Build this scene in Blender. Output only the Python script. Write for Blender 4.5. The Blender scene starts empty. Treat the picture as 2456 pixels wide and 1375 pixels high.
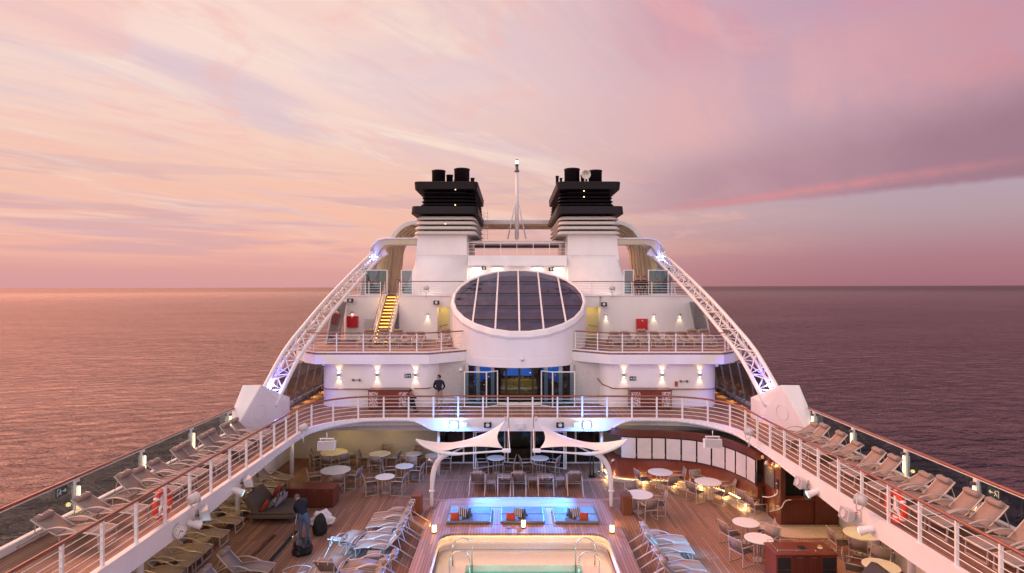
import bpy, bmesh, math, random
from mathutils import Vector, Matrix
R = math.radians
random.seed(4)
C = bpy.context.scene.collection
SC = bpy.context.scene
F, CX, CY, CAMX, CAMZ = 1400.0, 1228.0, 687.5, -0.4, 9.3

# ------------------------------------------------------------------ camera
cam_d = bpy.data.cameras.new('camera'); cam = bpy.data.objects.new('camera', cam_d); C.objects.link(cam)
cam.location = (CAMX, 0, CAMZ); cam.rotation_euler = (R(90), 0, 0)
cam_d.sensor_width = 36; cam_d.lens = 36 * F / 2456; cam_d.clip_start = .1; cam_d.clip_end = 60000
SC.camera = cam
SC.view_settings.view_transform = 'Standard'; SC.view_settings.look = 'None'
SC.view_settings.exposure = 0; SC.view_settings.gamma = 1
SC.cycles.use_denoising = True
SC.cycles.max_bounces = 8; SC.cycles.transparent_max_bounces = 24
SC.cycles.sample_clamp_indirect = 4
SC.cycles.caustics_reflective = False; SC.cycles.caustics_refractive = False

def lin(r, g, b):
    f = lambda c: (c / 255) / 12.92 if c / 255 <= .04045 else ((c / 255 + .055) / 1.055) ** 2.4
    return (f(r), f(g), f(b), 1)

# ------------------------------------------------------------------ node expression helper
class E:
    def __init__(s, nt, sock): s.nt, s.s = nt, sock
    def _m(s, op, *a):
        n = s.nt.nodes.new('ShaderNodeMath'); n.operation = op
        for i, v in enumerate((s,) + a):
            if isinstance(v, E): s.nt.links.new(v.s, n.inputs[i])
            else: n.inputs[i].default_value = v
        return E(s.nt, n.outputs[0])
    def __add__(s, o): return s._m('ADD', o)
    __radd__ = __add__
    def __mul__(s, o): return s._m('MULTIPLY', o)
    __rmul__ = __mul__
    def __sub__(s, o): return s._m('SUBTRACT', o)
    def __rsub__(s, o): return (s * -1) + o
    def __truediv__(s, o): return s._m('DIVIDE', o)
    def mx(s, o): return s._m('MAXIMUM', o)
    def mn(s, o): return s._m('MINIMUM', o)
    def pw(s, o): return s._m('POWER', o)
    def ab(s): return s._m('ABSOLUTE')
    def fl(s): return s._m('FLOOR')
    def fr(s): return s._m('FRACT')
    def step(s, a, b):
        n = s.nt.nodes.new('ShaderNodeMapRange'); n.interpolation_type = 'SMOOTHSTEP'
        s.nt.links.new(s.s, n.inputs[0]); n.inputs[1].default_value = a; n.inputs[2].default_value = b
        return E(s.nt, n.outputs[0])
def sep(nt, sock):
    n = nt.nodes.new('ShaderNodeSeparateXYZ'); nt.links.new(sock, n.inputs[0])
    return [E(nt, o) for o in n.outputs]
def comb(nt, *a):
    n = nt.nodes.new('ShaderNodeCombineXYZ')
    for i, v in enumerate(a):
        if isinstance(v, E): nt.links.new(v.s, n.inputs[i])
        else: n.inputs[i].default_value = v
    return n.outputs[0]
def noise(nt, vec, scale=1, detail=4, rough=.5, dist=0):
    n = nt.nodes.new('ShaderNodeTexNoise'); nt.links.new(vec, n.inputs['Vector'])
    n.inputs['Scale'].default_value = scale; n.inputs['Detail'].default_value = detail
    n.inputs['Roughness'].default_value = rough; n.inputs['Distortion'].default_value = dist
    return E(nt, n.outputs['Fac'])
def ramp(nt, e, stops):
    n = nt.nodes.new('ShaderNodeValToRGB'); nt.links.new(e.s, n.inputs[0]); r = n.color_ramp
    while len(r.elements) < len(stops): r.elements.new(.5)
    for el, (p, c) in zip(r.elements, stops): el.position = p; el.color = c
    return n.outputs[0]
def mix(nt, fac, a, b, mode='MIX'):
    n = nt.nodes.new('ShaderNodeMix'); n.data_type = 'RGBA'; n.blend_type = mode
    for i, v in ((0, fac), (6, a), (7, b)):
        if isinstance(v, E): nt.links.new(v.s, n.inputs[i])
        elif isinstance(v, (int, float, tuple)): n.inputs[i].default_value = v
        else: nt.links.new(v, n.inputs[i])
    return n.outputs[2]

# ------------------------------------------------------------------ dusk sky
W = bpy.data.worlds.new('World'); SC.world = W; W.use_nodes = True
nt = W.node_tree; nt.nodes.clear()
tc = nt.nodes.new('ShaderNodeTexCoord')
x, y, z = sep(nt, tc.outputs['Generated'])
hyp = (x * x + y * y).pw(.5)
azx = x / hyp.mx(.01)
zz = z.mx(0)
left = ramp(nt, zz, [(0, lin(216, 158, 158)), (.022, lin(222, 162, 158)), (.06, lin(240, 178, 164)), (.12, lin(244, 192, 174)), (.2, lin(246, 205, 188)),
                     (.33, lin(249, 220, 210)), (.43, lin(248, 212, 200)), (.55, lin(250, 196, 180)), (.7, (.6, .43, .46, 1)), (1, (.50, .39, .47, 1))])
right = ramp(nt, zz, [(0, lin(166, 112, 122)), (.04, lin(176, 124, 134)), (.1, lin(184, 156, 164)), (.16, lin(186, 166, 180)), (.3, lin(198, 158, 176)),
                      (.45, lin(190, 154, 180)), (.58, lin(112, 96, 136)), (.75, lin(130, 108, 150)), (1, (.50, .39, .47, 1))])
m = azx.step(-.36, .62)
col = mix(nt, m, left, right)
# cloud layer: streaks that lie parallel on a flat layer overhead
den = zz + .1
qx, qy = x / den, y / den
c_, a_ = qx * .80 - qy * .60, qx * .60 + qy * .80
n1 = noise(nt, comb(nt, c_ * 1.0, a_ * .3, 0), 1.1, 9, .58, .9)
n2 = noise(nt, comb(nt, c_ * 1.0, a_ * .26, 7.3), 1.6, 9, .6, 1.1)
n3 = noise(nt, comb(nt, c_ * .5, a_ * .3, 3.1), .9, 5, .5, .4)
nf = noise(nt, comb(nt, c_ * 5.0, a_ * .9, 1.7), 1.5, 8, .66, .9)
front = y.step(-.2, .25)
lw = (1 - m)
fade = z.step(.035, .13)
col = mix(nt, n1.step(.50, .68) * fade * lw * .72 * front, col, lin(216, 194, 208))
clr = 1 - azx.step(.0, .3)
col = mix(nt, n2.step(.49, .66) * fade * (lw * 1.2).mn(1) * .72 * front * clr, col, lin(253, 230, 212))
col = mix(nt, nf.step(.5, .72) * fade * .36 * front * clr, col, lin(250, 214, 200))
col = mix(nt, (1 - nf).step(.5, .7) * fade * .30 * front * clr, col, lin(222, 190, 200))
n5 = noise(nt, comb(nt, c_ * 1.3, a_ * .7, 11.0), 1.5, 9, .62, 1.4)
col = mix(nt, n5.step(.5, .68) * fade * .5 * front * (1 - azx.step(.25, .5)), col, lin(244, 188, 180))
# low pink-orange streaks near the left horizon
n4 = noise(nt, comb(nt, azx * 2.2 + z * 3, z * 26, 2.0), 1.5, 7, .55, .5)
low = z.step(.02, .06) * (1 - z.step(.13, .24)) * lw
col = mix(nt, n4.step(.42, .6) * low * .55, col, lin(248, 192, 168))
col = mix(nt, (1 - n4).step(.5, .62) * low * .55, col, lin(208, 168, 176))
# cloud bank on the right: purple base, pink upper part, clear strip under its edge
wig = (n3 - .5) * .05 + (nf - .5) * .022
e1 = z - x * .0937 - y * .1018 + wig * .35
e3 = z - x * .216 - y * .15 + wig * 1.1
e2 = z - x * .143 - y * .0928 + wig * .12
rw = azx.step(.02, .42) * front
bank = e1.step(-.003, .008)
purple = mix(nt, n1.step(.35, .7), lin(190, 146, 158), lin(176, 132, 148))
purple = mix(nt, azx.step(.35, .75), purple, lin(152, 110, 126))
col = mix(nt, rw * bank * (1 - e3.step(-.05, .06)) * .85, col, purple)
pk = mix(nt, azx.step(.4, .7), lin(234, 178, 176), lin(210, 144, 152))
pinkm = e3.step(-.03, .05) * (1 - e3.step(.06, .22)) * azx.step(.06, .4) * front
col = mix(nt, pinkm * n1.step(.36, .6) * .85, col, pk)
col = mix(nt, e3.step(.1, .2) * rw * n2.step(.46, .64) * .6, col, lin(222, 146, 160))
col = mix(nt, e3.step(.1, .2) * rw * n1.step(.5, .66) * .5, col, lin(164, 126, 162))
thin = (1 - (e2.ab() * (1 / .011)).mn(1)).pw(1.2) * azx.step(.16, .36) * (1 - azx.step(.52, .72))
thin = thin * (nf.step(.3, .58) * .6 + .4)
col = mix(nt, thin * .6, col, lin(226, 144, 144))
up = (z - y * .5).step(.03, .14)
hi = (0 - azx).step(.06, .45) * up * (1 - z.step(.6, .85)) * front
col = mix(nt, hi, col, (10.0, 4.3, 2.8, 1))  # bright orange patch added above the view for the left sea to reflect
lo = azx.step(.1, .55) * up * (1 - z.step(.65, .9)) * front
col = mix(nt, lo, col, (.03, .04, .09, 1))  # dark patch added above the view to dim the right sea's reflection
# sky behind the camera (it lights the ship's pale fronts) and the afterglow to the left
rear = mix(nt, z.step(0, .6), (1.85, 1.42, 1.38, 1), (.95, .82, .86, 1))
col = mix(nt, (0 - y).step(-.1, .55), col, rear)
glow = (0 - azx).step(.72, 1.0) * (1 - zz.step(.15, .75)) * .75
col = mix(nt, glow, col, (1.25, .62, .36, 1))
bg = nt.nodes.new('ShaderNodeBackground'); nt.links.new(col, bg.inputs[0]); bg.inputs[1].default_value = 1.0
out = nt.nodes.new('ShaderNodeOutputWorld'); nt.links.new(bg.outputs[0], out.inputs[0])
W.cycles.sampling_method = 'MANUAL'; W.cycles.sample_map_resolution = 512

# soft afterglow direction (the sun is below the horizon)
sd = bpy.data.lights.new('afterglow', 'SUN'); sd.energy = .5; sd.angle = R(40); sd.color = (1, .74, .70)
so = bpy.data.objects.new('afterglow', sd); C.objects.link(so)
so.rotation_euler = (R(52), 0, R(-35))

# ------------------------------------------------------------------ materials
MATS = {}
def mat(name, col, rough=.5, metal=0, var=.12, scale=6, bump=0, bscale=60, spec=.5, coat=0, emit=None, est=0, streak=None):
    if name in MATS: return MATS[name]
    m_ = bpy.data.materials.new(name); m_.use_nodes = True; t = m_.node_tree
    b = t.nodes['Principled BSDF']
    c = tuple(col[:3]) + (1,)
    if var:
        tcn = t.nodes.new('ShaderNodeTexCoord')
        v = tcn.outputs['Object']
        if streak:
            mp = t.nodes.new('ShaderNodeMapping'); t.links.new(v, mp.inputs[0]); mp.inputs['Scale'].default_value = streak; v = mp.outputs[0]
        n_ = noise(t, v, scale, 6, .6)
        lo = tuple(q * (1 - var) for q in c[:3]) + (1,); hi = tuple(min(1, q * (1 + var)) for q in c[:3]) + (1,)
        o = ramp(t, n_, [(.3, lo), (.7, hi)]); t.links.new(o, b.inputs['Base Color'])
        rr = n_ * .2 + (rough - .1); t.links.new(rr.s, b.inputs['Roughness'])
    else:
        b.inputs['Base Color'].default_value = c; b.inputs['Roughness'].default_value = rough
    b.inputs['Metallic'].default_value = metal; b.inputs['Specular IOR Level'].default_value = spec
    b.inputs['Coat Weight'].default_value = coat
    if bump:
        tcn = t.nodes.new('ShaderNodeTexCoord'); n_ = noise(t, tcn.outputs['Object'], bscale, 4)
        bp = t.nodes.new('ShaderNodeBump'); bp.inputs['Strength'].default_value = bump; bp.inputs['Distance'].default_value = .02
        t.links.new(n_.s, bp.inputs['Height']); t.links.new(bp.outputs[0], b.inputs['Normal'])
    if emit:
        b.inputs['Emission Color'].default_value = tuple(emit) + (1,); b.inputs['Emission Strength'].default_value = est
    MATS[name] = m_; return m_

def planks(name, col, axis='x', w=.11, dark=(.012, .008, .006), var=.28, rough=.55):
    """teak strips with caulked seams; axis = the direction across the strips"""
    m_ = bpy.data.materials.new(name); m_.use_nodes = True; t = m_.node_tree; b = t.nodes['Principled BSDF']
    g = t.nodes.new('ShaderNodeNewGeometry'); X, Y, Z = sep(t, g.outputs['Position'])
    if axis == 'y': X, Y = Y, X
    k = (X * (1 / w)).fl(); f = (X * (1 / w)).fr()
    wn = t.nodes.new('ShaderNodeTexWhiteNoise'); wn.noise_dimensions = '2D'
    off = noise(t, comb(t, k * 3.7, 0, 0), 1, 0) * 9
    seg = ((Y + off) * .42).fl()
    t.links.new(comb(t, k, seg, 0), wn.inputs['Vector'])
    rv = E(t, wn.outputs['Value'])
    gr = noise(t, comb(t, X * 30, Y * 1.6, Z), 2.2, 5, .6)
    big = noise(t, comb(t, X, Y, Z), .35, 4)
    v = rv * .55 + gr * .35 + big * .25
    lo = tuple(q * (1 - var) for q in col) + (1,); hi = tuple(q * (1 + var) for q in col) + (1,)
    o = ramp(t, v, [(.25, lo), (.85, hi)])
    seam = ((f - .5).ab()).step(.43, .455)
    bt = ((((Y + off) * .42).fr() - .5).ab()).step(.4975, .499)
    o = mix(t, seam.mx(bt) * .85, o, tuple(dark) + (1,))
    t.links.new(o, b.inputs['Base Color'])
    r_ = gr * .25 + (rough - .1) + big * .1; t.links.new(r_.s, b.inputs['Roughness'])
    b.inputs['Specular IOR Level'].default_value = .35
    MATS[name] = m_; return m_

def glassmat(name, tint, refl=(1, 1, 1), rough=.02, base=.04, wob=0):
    m_ = bpy.data.materials.new(name); m_.use_nodes = True; t = m_.node_tree; t.nodes.clear()
    tr = t.nodes.new('ShaderNodeBsdfTransparent'); tr.inputs[0].default_value = tuple(tint) + (1,)
    gl = t.nodes.new('ShaderNodeBsdfGlossy'); gl.inputs[0].default_value = tuple(refl) + (1,); gl.inputs['Roughness'].default_value = rough
    g = t.nodes.new('ShaderNodeNewGeometry'); dp = t.nodes.new('ShaderNodeVectorMath'); dp.operation = 'DOT_PRODUCT'
    t.links.new(g.outputs['Normal'], dp.inputs[0]); t.links.new(g.outputs['Incoming'], dp.inputs[1])
    if wob:
        nz = noise(t, g.outputs['Position'], .9, 3); bp = t.nodes.new('ShaderNodeBump'); bp.inputs['Strength'].default_value = wob; bp.inputs['Distance'].default_value = .3
        t.links.new(nz.s, bp.inputs['Height']); t.links.new(bp.outputs[0], gl.inputs['Normal'])
    mx = t.nodes.new('ShaderNodeMixShader'); o = t.nodes.new('ShaderNodeOutputMaterial')
    f = (1 - E(t, dp.outputs['Value']).ab()).mx(0).pw(5) * (1 - base) + base
    t.links.new(f.s, mx.inputs[0]); t.links.new(tr.outputs[0], mx.inputs[1]); t.links.new(gl.outputs[0], mx.inputs[2]); t.links.new(mx.outputs[0], o.inputs[0])
    MATS[name] = m_; return m_

def emis(name, col, st):
    m_ = bpy.data.materials.new(name); m_.use_nodes = True; t = m_.node_tree; t.nodes.clear()
    e = t.nodes.new('ShaderNodeEmission'); e.inputs[0].default_value = tuple(col) + (1,); e.inputs[1].default_value = st
    o = t.nodes.new('ShaderNodeOutputMaterial'); t.links.new(e.outputs[0], o.inputs[0]); MATS[name] = m_; return m_

white = mat('white_paint', (.78, .76, .77), .42, var=.06, scale=.8, streak=(1, 1, .25), bump=.10, bscale=1.1)
hullw = mat('hull_white', (.74, .72, .73), .5, var=.06, scale=.5, streak=(1.6, 1.6, .2))
railw = mat('rail_white', (.78, .76, .76), .35, var=.05, scale=9)
cream = mat('cream_shell', (.50, .44, .33), .55, var=.10, scale=1.2)
greyw = mat('grey_white', (.55, .53, .54), .5, var=.08)
teak = planks('teak_deck', (.275, .142, .095), 'x', .12)
teakc = planks('teak_coping', (.33, .17, .115), 'x', .105, rough=.42)
teaky = planks('teak_coping_across', (.33, .17, .115), 'y', .105, rough=.42)
varn = mat('varnished_rail', (.24, .058, .022), .3, var=.25, scale=4, coat=.4)
mahog = mat('mahogany', (.16, .035, .018), .38, var=.35, scale=3, streak=(14, 14, .6), coat=.2)
mahogd = mat('mahogany_dark', (.10, .022, .012), .4, var=.35, scale=3, streak=(14, 14, .6))
sling = mat('taupe_sling', (.29, .22, .19), .75, var=.10, scale=14, bump=.25, bscale=220)
slingd = mat('brown_sling', (.10, .065, .06), .75, var=.12, scale=14, bump=.25, bscale=220)
champ = mat('champagne_metal', (.52, .43, .39), .4, metal=.25, var=.06)
steel = mat('brushed_steel', (.62, .60, .58), .22, metal=1, var=.05)
steeld = mat('dark_steel', (.16, .15, .16), .45, metal=.5, var=.1)
tabw = mat('table_white', (.76, .74, .74), .35, var=.05, scale=5)
black = mat('funnel_black', (.010, .007, .010), .5, spec=.25, var=.3, scale=2)
blackd = mat('black_plastic', (.012, .012, .013), .45, var=.2)
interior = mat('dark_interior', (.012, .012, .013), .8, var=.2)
tile = mat('pool_tile', (.72, .66, .62), .25, var=.05, scale=12)
carpet = mat('beige_carpet', (.52, .41, .31), .9, var=.14, scale=9, bump=.3, bscale=160)
vinyl = mat('grey_vinyl', (.13, .12, .135), .40, var=.12, scale=3, bump=.6, bscale=9)
orange = mat('orange_fabric', (.34, .04, .014), .8, var=.15, bump=.2)
greyf = mat('grey_fabric', (.06, .055, .07), .85, var=.15, bump=.2)
lilacf = mat('lilac_fabric', (.25, .23, .30), .85, var=.12, bump=.2)
rattan = mat('brown_rattan', (.12, .085, .065), .7, var=.25, scale=30, bump=.6, bscale=90)
sail = mat('sail_fabric', (.80, .78, .78), .7, var=.05, scale=3, bump=.1, bscale=8)
sailg = mat('sail_grey', (.42, .40, .44), .7, var=.06, scale=3)
redbox = mat('red_enamel', (.50, .006, .018), .3, var=.1)
ringo = mat('ring_orange', (.62, .05, .015), .5, var=.12)
screen = mat('blind_fabric', (.62, .56, .54), .8, var=.06, scale=3)
glass_t = glassmat('tinted_glass', (.50, .64, .68), base=.035)
glass_d = glassmat('dark_glass', (.50, .54, .56), base=.04)
glass_c = glassmat('clear_glass', (.80, .84, .84), base=.05)
sky_g = glassmat('skylight_glass', (.50, .47, .54), (.8, .85, 1), .05, base=.09, wob=.25)
warm = emis('warm_lamp', (1, .70, .32), 14)
warmw = emis('warm_white_lamp', (1, .84, .58), 11)
tubew = emis('tube_lamp', (1, .78, .44), 3.6)
stripw = emis('warm_strip', (1, .62, .22), 6)
stairl = emis('stair_strip', (1, .50, .09), 3.6)
bluew = emis('blue_flood', (.16, .46, 1), 80)
bluel = emis('blue_led', (.10, .14, 1), 16)
lantern = emis('lantern_glow', (1, .66, .32), 5)
cyan = emis('cyan_lens', (.3, .75, 1), 5)

# ------------------------------------------------------------------ mesh builder
def wloc(p):
    L = Vector((0, 0, 0))
    while p is not None:
        L += p.location + (p.matrix_parent_inverse.translation if p.parent else Vector((0, 0, 0))); p = p.parent
    return L
class MB:
    def __init__(s): s.v, s.f, s.sm = [], [], []
    def add(s, vs, fs, smooth=False):
        o = len(s.v); s.v += [tuple(p) for p in vs]; s.f += [tuple(i + o for i in q) for q in fs]; s.sm += [smooth] * len(fs); return s
    def hexa(s, p):
        return s.add(p, [(0, 3, 2, 1), (4, 5, 6, 7), (0, 1, 5, 4), (1, 2, 6, 5), (2, 3, 7, 6), (3, 0, 4, 7)])
    def box(s, x0, x1, y0, y1, z0, z1):
        return s.hexa([(x0, y0, z0), (x1, y0, z0), (x1, y1, z0), (x0, y1, z0), (x0, y0, z1), (x1, y0, z1), (x1, y1, z1), (x0, y1, z1)])
    def obox(s, c, sx, sy, sz, M=None):
        M = M or Matrix(); c = Vector(c)
        pts = [Vector((a * sx / 2, b * sy / 2, d * sz / 2)) for d in (-1, 1) for a, b in ((-1, -1), (1, -1), (1, 1), (-1, 1))]
        return s.hexa([c + M @ p for p in pts])
    def tube(s, pts, r, n=8, closed=False, flat=1.0):
        pts = [Vector(p) for p in pts]; N = len(pts); rs = r if isinstance(r, (list, tuple)) else [r] * N
        V = []; prev = None
        for i, p in enumerate(pts):
            if closed: t = pts[(i + 1) % N] - pts[i - 1]
            else: t = pts[min(i + 1, N - 1)] - pts[max(i - 1, 0)]
            t = t.normalized() if t.length > 1e-9 else Vector((0, 0, 1))
            if prev is None:
                up = Vector((0, 0, 1)) if abs(t.z) < .95 else Vector((1, 0, 0)); a = up.cross(t).normalized()
            else:
                a = (prev - t * prev.dot(t)); a = a.normalized() if a.length > 1e-6 else Vector((1, 0, 0))
            prev = a; b = t.cross(a)
            k = 1.0
            if 0 < i < N - 1 or closed:
                d0 = (pts[i] - pts[i - 1]).normalized(); d1 = (pts[(i + 1) % N] - pts[i]).normalized()
                k = 1 / max(.6, math.sqrt(max(.05, (1 + d0.dot(d1)) / 2)))
            for j in range(n):
                an = 2 * math.pi * (j + .5) / n
                V.append(p + (a * math.cos(an) + b * math.sin(an) * flat) * rs[i] * (k if n <= 4 else 1))
        Fc = []
        for i in range(N if closed else N - 1):
            for j in range(n):
                i2 = (i + 1) % N
                Fc.append((i * n + j, i * n + (j + 1) % n, i2 * n + (j + 1) % n, i2 * n + j))
        s.add(V, Fc, n > 5)
        if not closed:
            o = len(s.v) - N * n
            s.f += [tuple(o + j for j in range(n - 1, -1, -1)), tuple(o + (N - 1) * n + j for j in range(n))]; s.sm += [False, False]
        return s
    def cyl(s, p0, p1, r, r1=None, n=16): return s.tube([p0, p1], [r, r if r1 is None else r1], n)
    def lathe(s, prof, c=(0, 0, 0), n=24, M=None):
        c = Vector(c); M = M or Matrix(); V = []
        for r, h in prof:
            for j in range(n):
                a = 2 * math.pi * j / n; V.append(c + M @ Vector((r * math.cos(a), r * math.sin(a), h)))
        Fc = [(i * n + j, i * n + (j + 1) % n, (i + 1) * n + (j + 1) % n, (i + 1) * n + j) for i in range(len(prof) - 1) for j in range(n)]
        s.add(V, Fc, True); o = len(s.v) - len(prof) * n
        s.f += [tuple(o + j for j in range(n - 1, -1, -1)), tuple(o + (len(prof) - 1) * n + j for j in range(n))]; s.sm += [False, False]
        return s
    def prism(s, poly, z0, z1):
        n = len(poly); ar = sum(poly[i][0] * poly[(i + 1) % n][1] - poly[(i + 1) % n][0] * poly[i][1] for i in range(n))
        if ar < 0: poly = poly[::-1]
        V = [(p[0], p[1], z0) for p in poly] + [(p[0], p[1], z1) for p in poly]
        return s.add(V, [tuple(range(n - 1, -1, -1)), tuple(range(n, 2 * n))] + [(i, (i + 1) % n, n + (i + 1) % n, n + i) for i in range(n)])
    def xprism(s, poly, x0, x1):   # polygon in (y, z), extruded along x
        n = len(poly); V = [(x0, p[0], p[1]) for p in poly] + [(x1, p[0], p[1]) for p in poly]
        return s.add(V, [tuple(range(n - 1, -1, -1)), tuple(range(n, 2 * n))] + [(i, (i + 1) % n, n + (i + 1) % n, n + i) for i in range(n)])
    def yprism(s, poly, y0, y1):   # polygon in (x, z), extruded along y
        n = len(poly); V = [(p[0], y0, p[1]) for p in poly] + [(p[0], y1, p[1]) for p in poly]
        return s.add(V, [tuple(range(n - 1, -1, -1)), tuple(range(n, 2 * n))] + [(i, (i + 1) % n, n + (i + 1) % n, n + i) for i in range(n)])
    def sheet(s, G, th, smooth=True, dirn=None):   # solid sheet from a grid of points
        ni, nj = len(G), len(G[0]); P = [[Vector(p) for p in row] for row in G]; V1, V2 = [], []
        for i in range(ni):
            for j in range(nj):
                du = P[min(i + 1, ni - 1)][j] - P[max(i - 1, 0)][j]; dv = P[i][min(j + 1, nj - 1)] - P[i][max(j - 1, 0)]
                nn = du.cross(dv); nn = nn.normalized() if nn.length > 1e-9 else Vector((0, 0, 1))
                if dirn: nn = Vector(dirn)
                V1.append(P[i][j] + nn * th / 2); V2.append(P[i][j] - nn * th / 2)
        K = ni * nj; Fc = []
        for i in range(ni - 1):
            for j in range(nj - 1):
                a, b, c, d = i * nj + j, (i + 1) * nj + j, (i + 1) * nj + j + 1, i * nj + j + 1
                Fc += [(a, b, c, d), (K + d, K + c, K + b, K + a)]
        rim = [i * nj for i in range(ni)] + [(ni - 1) * nj + j for j in range(1, nj)] + [i * nj + nj - 1 for i in range(ni - 2, -1, -1)] + [j for j in range(nj - 2, 0, -1)]
        s.add(V1 + V2, Fc, smooth); o = len(s.v) - 2 * K
        for k in range(len(rim)):
            a, b = rim[k], rim[(k + 1) % len(rim)]
            s.f.append((o + b, o + a, o + K + a, o + K + b)); s.sm.append(False)
        return s
    def move(s, M): s.v = [tuple(M @ Vector(p)) for p in s.v]; return s
    def mirror(s): s.v = [(-p[0], p[1], p[2]) for p in s.v]; s.f = [q[::-1] for q in s.f]; return s
    def build(s, name, material, parent=None, bevel=0, world=True, seg=2):
        me = bpy.data.meshes.new(name); me.from_pydata(s.v, [], s.f); me.update()
        bm = bmesh.new(); bm.from_mesh(me); bmesh.ops.recalc_face_normals(bm, faces=bm.faces); bm.to_mesh(me); bm.free()
        me.polygons.foreach_set('use_smooth', [bool(q) for q in s.sm]); me.materials.append(material)
        o = bpy.data.objects.new(name, me); C.objects.link(o)
        if parent is not None:
            o.parent = parent
            if world:
                o.matrix_parent_inverse = Matrix.Translation(-wloc(parent))
        if bevel:
            b = o.modifiers.new('bevel', 'BEVEL'); b.width = bevel; b.segments = seg; b.limit_method = 'ANGLE'; b.angle_limit = R(40)
        return o

def tag(o, label, cat, group=None, kind=None):
    o['label'] = label; o['category'] = cat
    if group: o['group'] = group
    if kind: o['kind'] = kind
    return o
def struct(o, label=None):
    o['kind'] = 'structure'
    if label: o['label'] = label
    return o
def empty(name, loc, label, cat, group=None, rz=0):
    o = bpy.data.objects.new(name, None); C.objects.link(o); o.location = loc; o.rotation_euler = (0, 0, rz); o.empty_display_size = .1
    return tag(o, label, cat, group)
KIDS = {}
def copy_tree(o, parent=None):
    c = o.copy(); C.objects.link(c)
    if parent is not None: c.parent = parent
    for ch in KIDS.get(o.name) or [k for k in o.children]: copy_tree(ch, c)
    return c
def light(name, kind, loc, energy, col, parent=None, aim=None, size=.05, spot=60, blend=.6):
    d = bpy.data.lights.new(name, kind); d.energy = energy; d.color = col
    if kind == 'AREA': d.size = size
    else: d.shadow_soft_size = size
    if kind == 'SPOT': d.spot_size = R(spot); d.spot_blend = blend
    o = bpy.data.objects.new(name, d); C.objects.link(o); o.location = loc
    if aim is not None: o.rotation_euler = (Vector(aim) - Vector(loc)).to_track_quat('-Z', 'Y').to_euler()
    if parent is not None:
        o.parent = parent; o.matrix_parent_inverse = Matrix.Translation(-wloc(parent))
    return o
def P(u, v, zz=0.0):
    Y = F * (CAMZ - zz) / (v - CY); return (CAMX + (u - CX) * Y / F, Y)
def Q(u, v, Y): return (CAMX + (u - CX) * Y / F, Y, CAMZ - (v - CY) * Y / F)
ORD = 'nearest second third fourth fifth sixth seventh eighth ninth tenth eleventh twelfth thirteenth fourteenth'.split()
def bez(p0, p1, p2, n=10):
    p0, p1, p2 = Vector(p0), Vector(p1), Vector(p2)
    return [(1 - t) ** 2 * p0 + 2 * t * (1 - t) * p1 + t * t * p2 for t in [i / n for i in range(n + 1)]]
def smoothpath(pts, per=6):
    pts = [Vector(p) for p in pts]; o = []
    for i in range(len(pts) - 1):
        a, b, c, d = pts[max(i - 1, 0)], pts[i], pts[i + 1], pts[min(i + 2, len(pts) - 1)]
        for k in range(per):
            t = k / per
            o.append(.5 * (2 * b + (c - a) * t + (2 * a - 5 * b + 4 * c - d) * t * t + (3 * b - a - 3 * c + d) * t ** 3))
    o.append(pts[-1]); return o
def rrect(x0, x1, y0, y1, r, n=6):
    o = []
    for cx_, cy_, a0 in ((x1 - r, y1 - r, 0), (x0 + r, y1 - r, 90), (x0 + r, y0 + r, 180), (x1 - r, y0 + r, 270)):
        for k in range(n + 1):
            a = R(a0 + 90 * k / n); o.append((cx_ + r * math.cos(a), cy_ + r * math.sin(a)))
    return o
def resample(pts, d):
    pts = [Vector(p) for p in pts]; L = [0]
    for i in range(1, len(pts)): L.append(L[-1] + (pts[i] - pts[i - 1]).length)
    n = max(1, round(L[-1] / d)); o = []
    for k in range(n + 1):
        s_ = L[-1] * k / n; i = max(1, next((j for j in range(1, len(L)) if L[j] >= s_ - 1e-9), len(L) - 1))
        t = (s_ - L[i - 1]) / max(1e-9, L[i] - L[i - 1]); o.append(pts[i - 1].lerp(pts[i], t))
    return o
ZA, ZB, ZC = 2.9, 5.8, 8.65
# ------------------------------------------------------------------ sea
me = MB()
ring = [(0, 0)]
me.add([(-40000, -40000, 0), (40000, -40000, 0), (40000, 40000, 0), (-40000, 40000, 0)], [(0, 1, 2, 3)])
mS = bpy.data.materials.new('sea_water'); mS.use_nodes = True; t = mS.node_tree; t.nodes.clear()
g = t.nodes.new('ShaderNodeNewGeometry'); X, Y, Z_ = sep(t, g.outputs['Position'])
dist = (X * X + Y * Y).pw(.5)
w1 = noise(t, comb(t, X * .022 + Y * .010, Y * .045 - X * .010, 0), 1, 3, .5, .3)
w2 = noise(t, comb(t, X * .13 + Y * .05, Y * .26 - X * .06, 4), 1, 5, .58, .5)
w3 = noise(t, comb(t, X * .75 + Y * .15, Y * 1.1 - X * .2, 9), 1, 3, .6, .3)
h = w1 * 2.4 + w2 * 1.5 + w3 * .16
bp = t.nodes.new('ShaderNodeBump'); bp.inputs['Distance'].default_value = 1.5; t.links.new(h.s, bp.inputs['Height'])
pt = noise(t, comb(t, X * .006, Y * .011, 2), 1, 3, .5) * .9 + .62
st = pt * (1 - dist.step(150, 3500) * .5) * .8; t.links.new(st.s, bp.inputs['Strength'])
df = t.nodes.new('ShaderNodeBsdfDiffuse'); df.inputs[0].default_value = (.018, .013, .022, 1); t.links.new(bp.outputs[0], df.inputs['Normal'])
gs = t.nodes.new('ShaderNodeBsdfGlossy'); gs.inputs[0].default_value = (1, .83, .79, 1); rg_ = dist.step(200, 4000) * .22 + .11; t.links.new(rg_.s, gs.inputs['Roughness']); t.links.new(bp.outputs[0], gs.inputs['Normal'])
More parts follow.
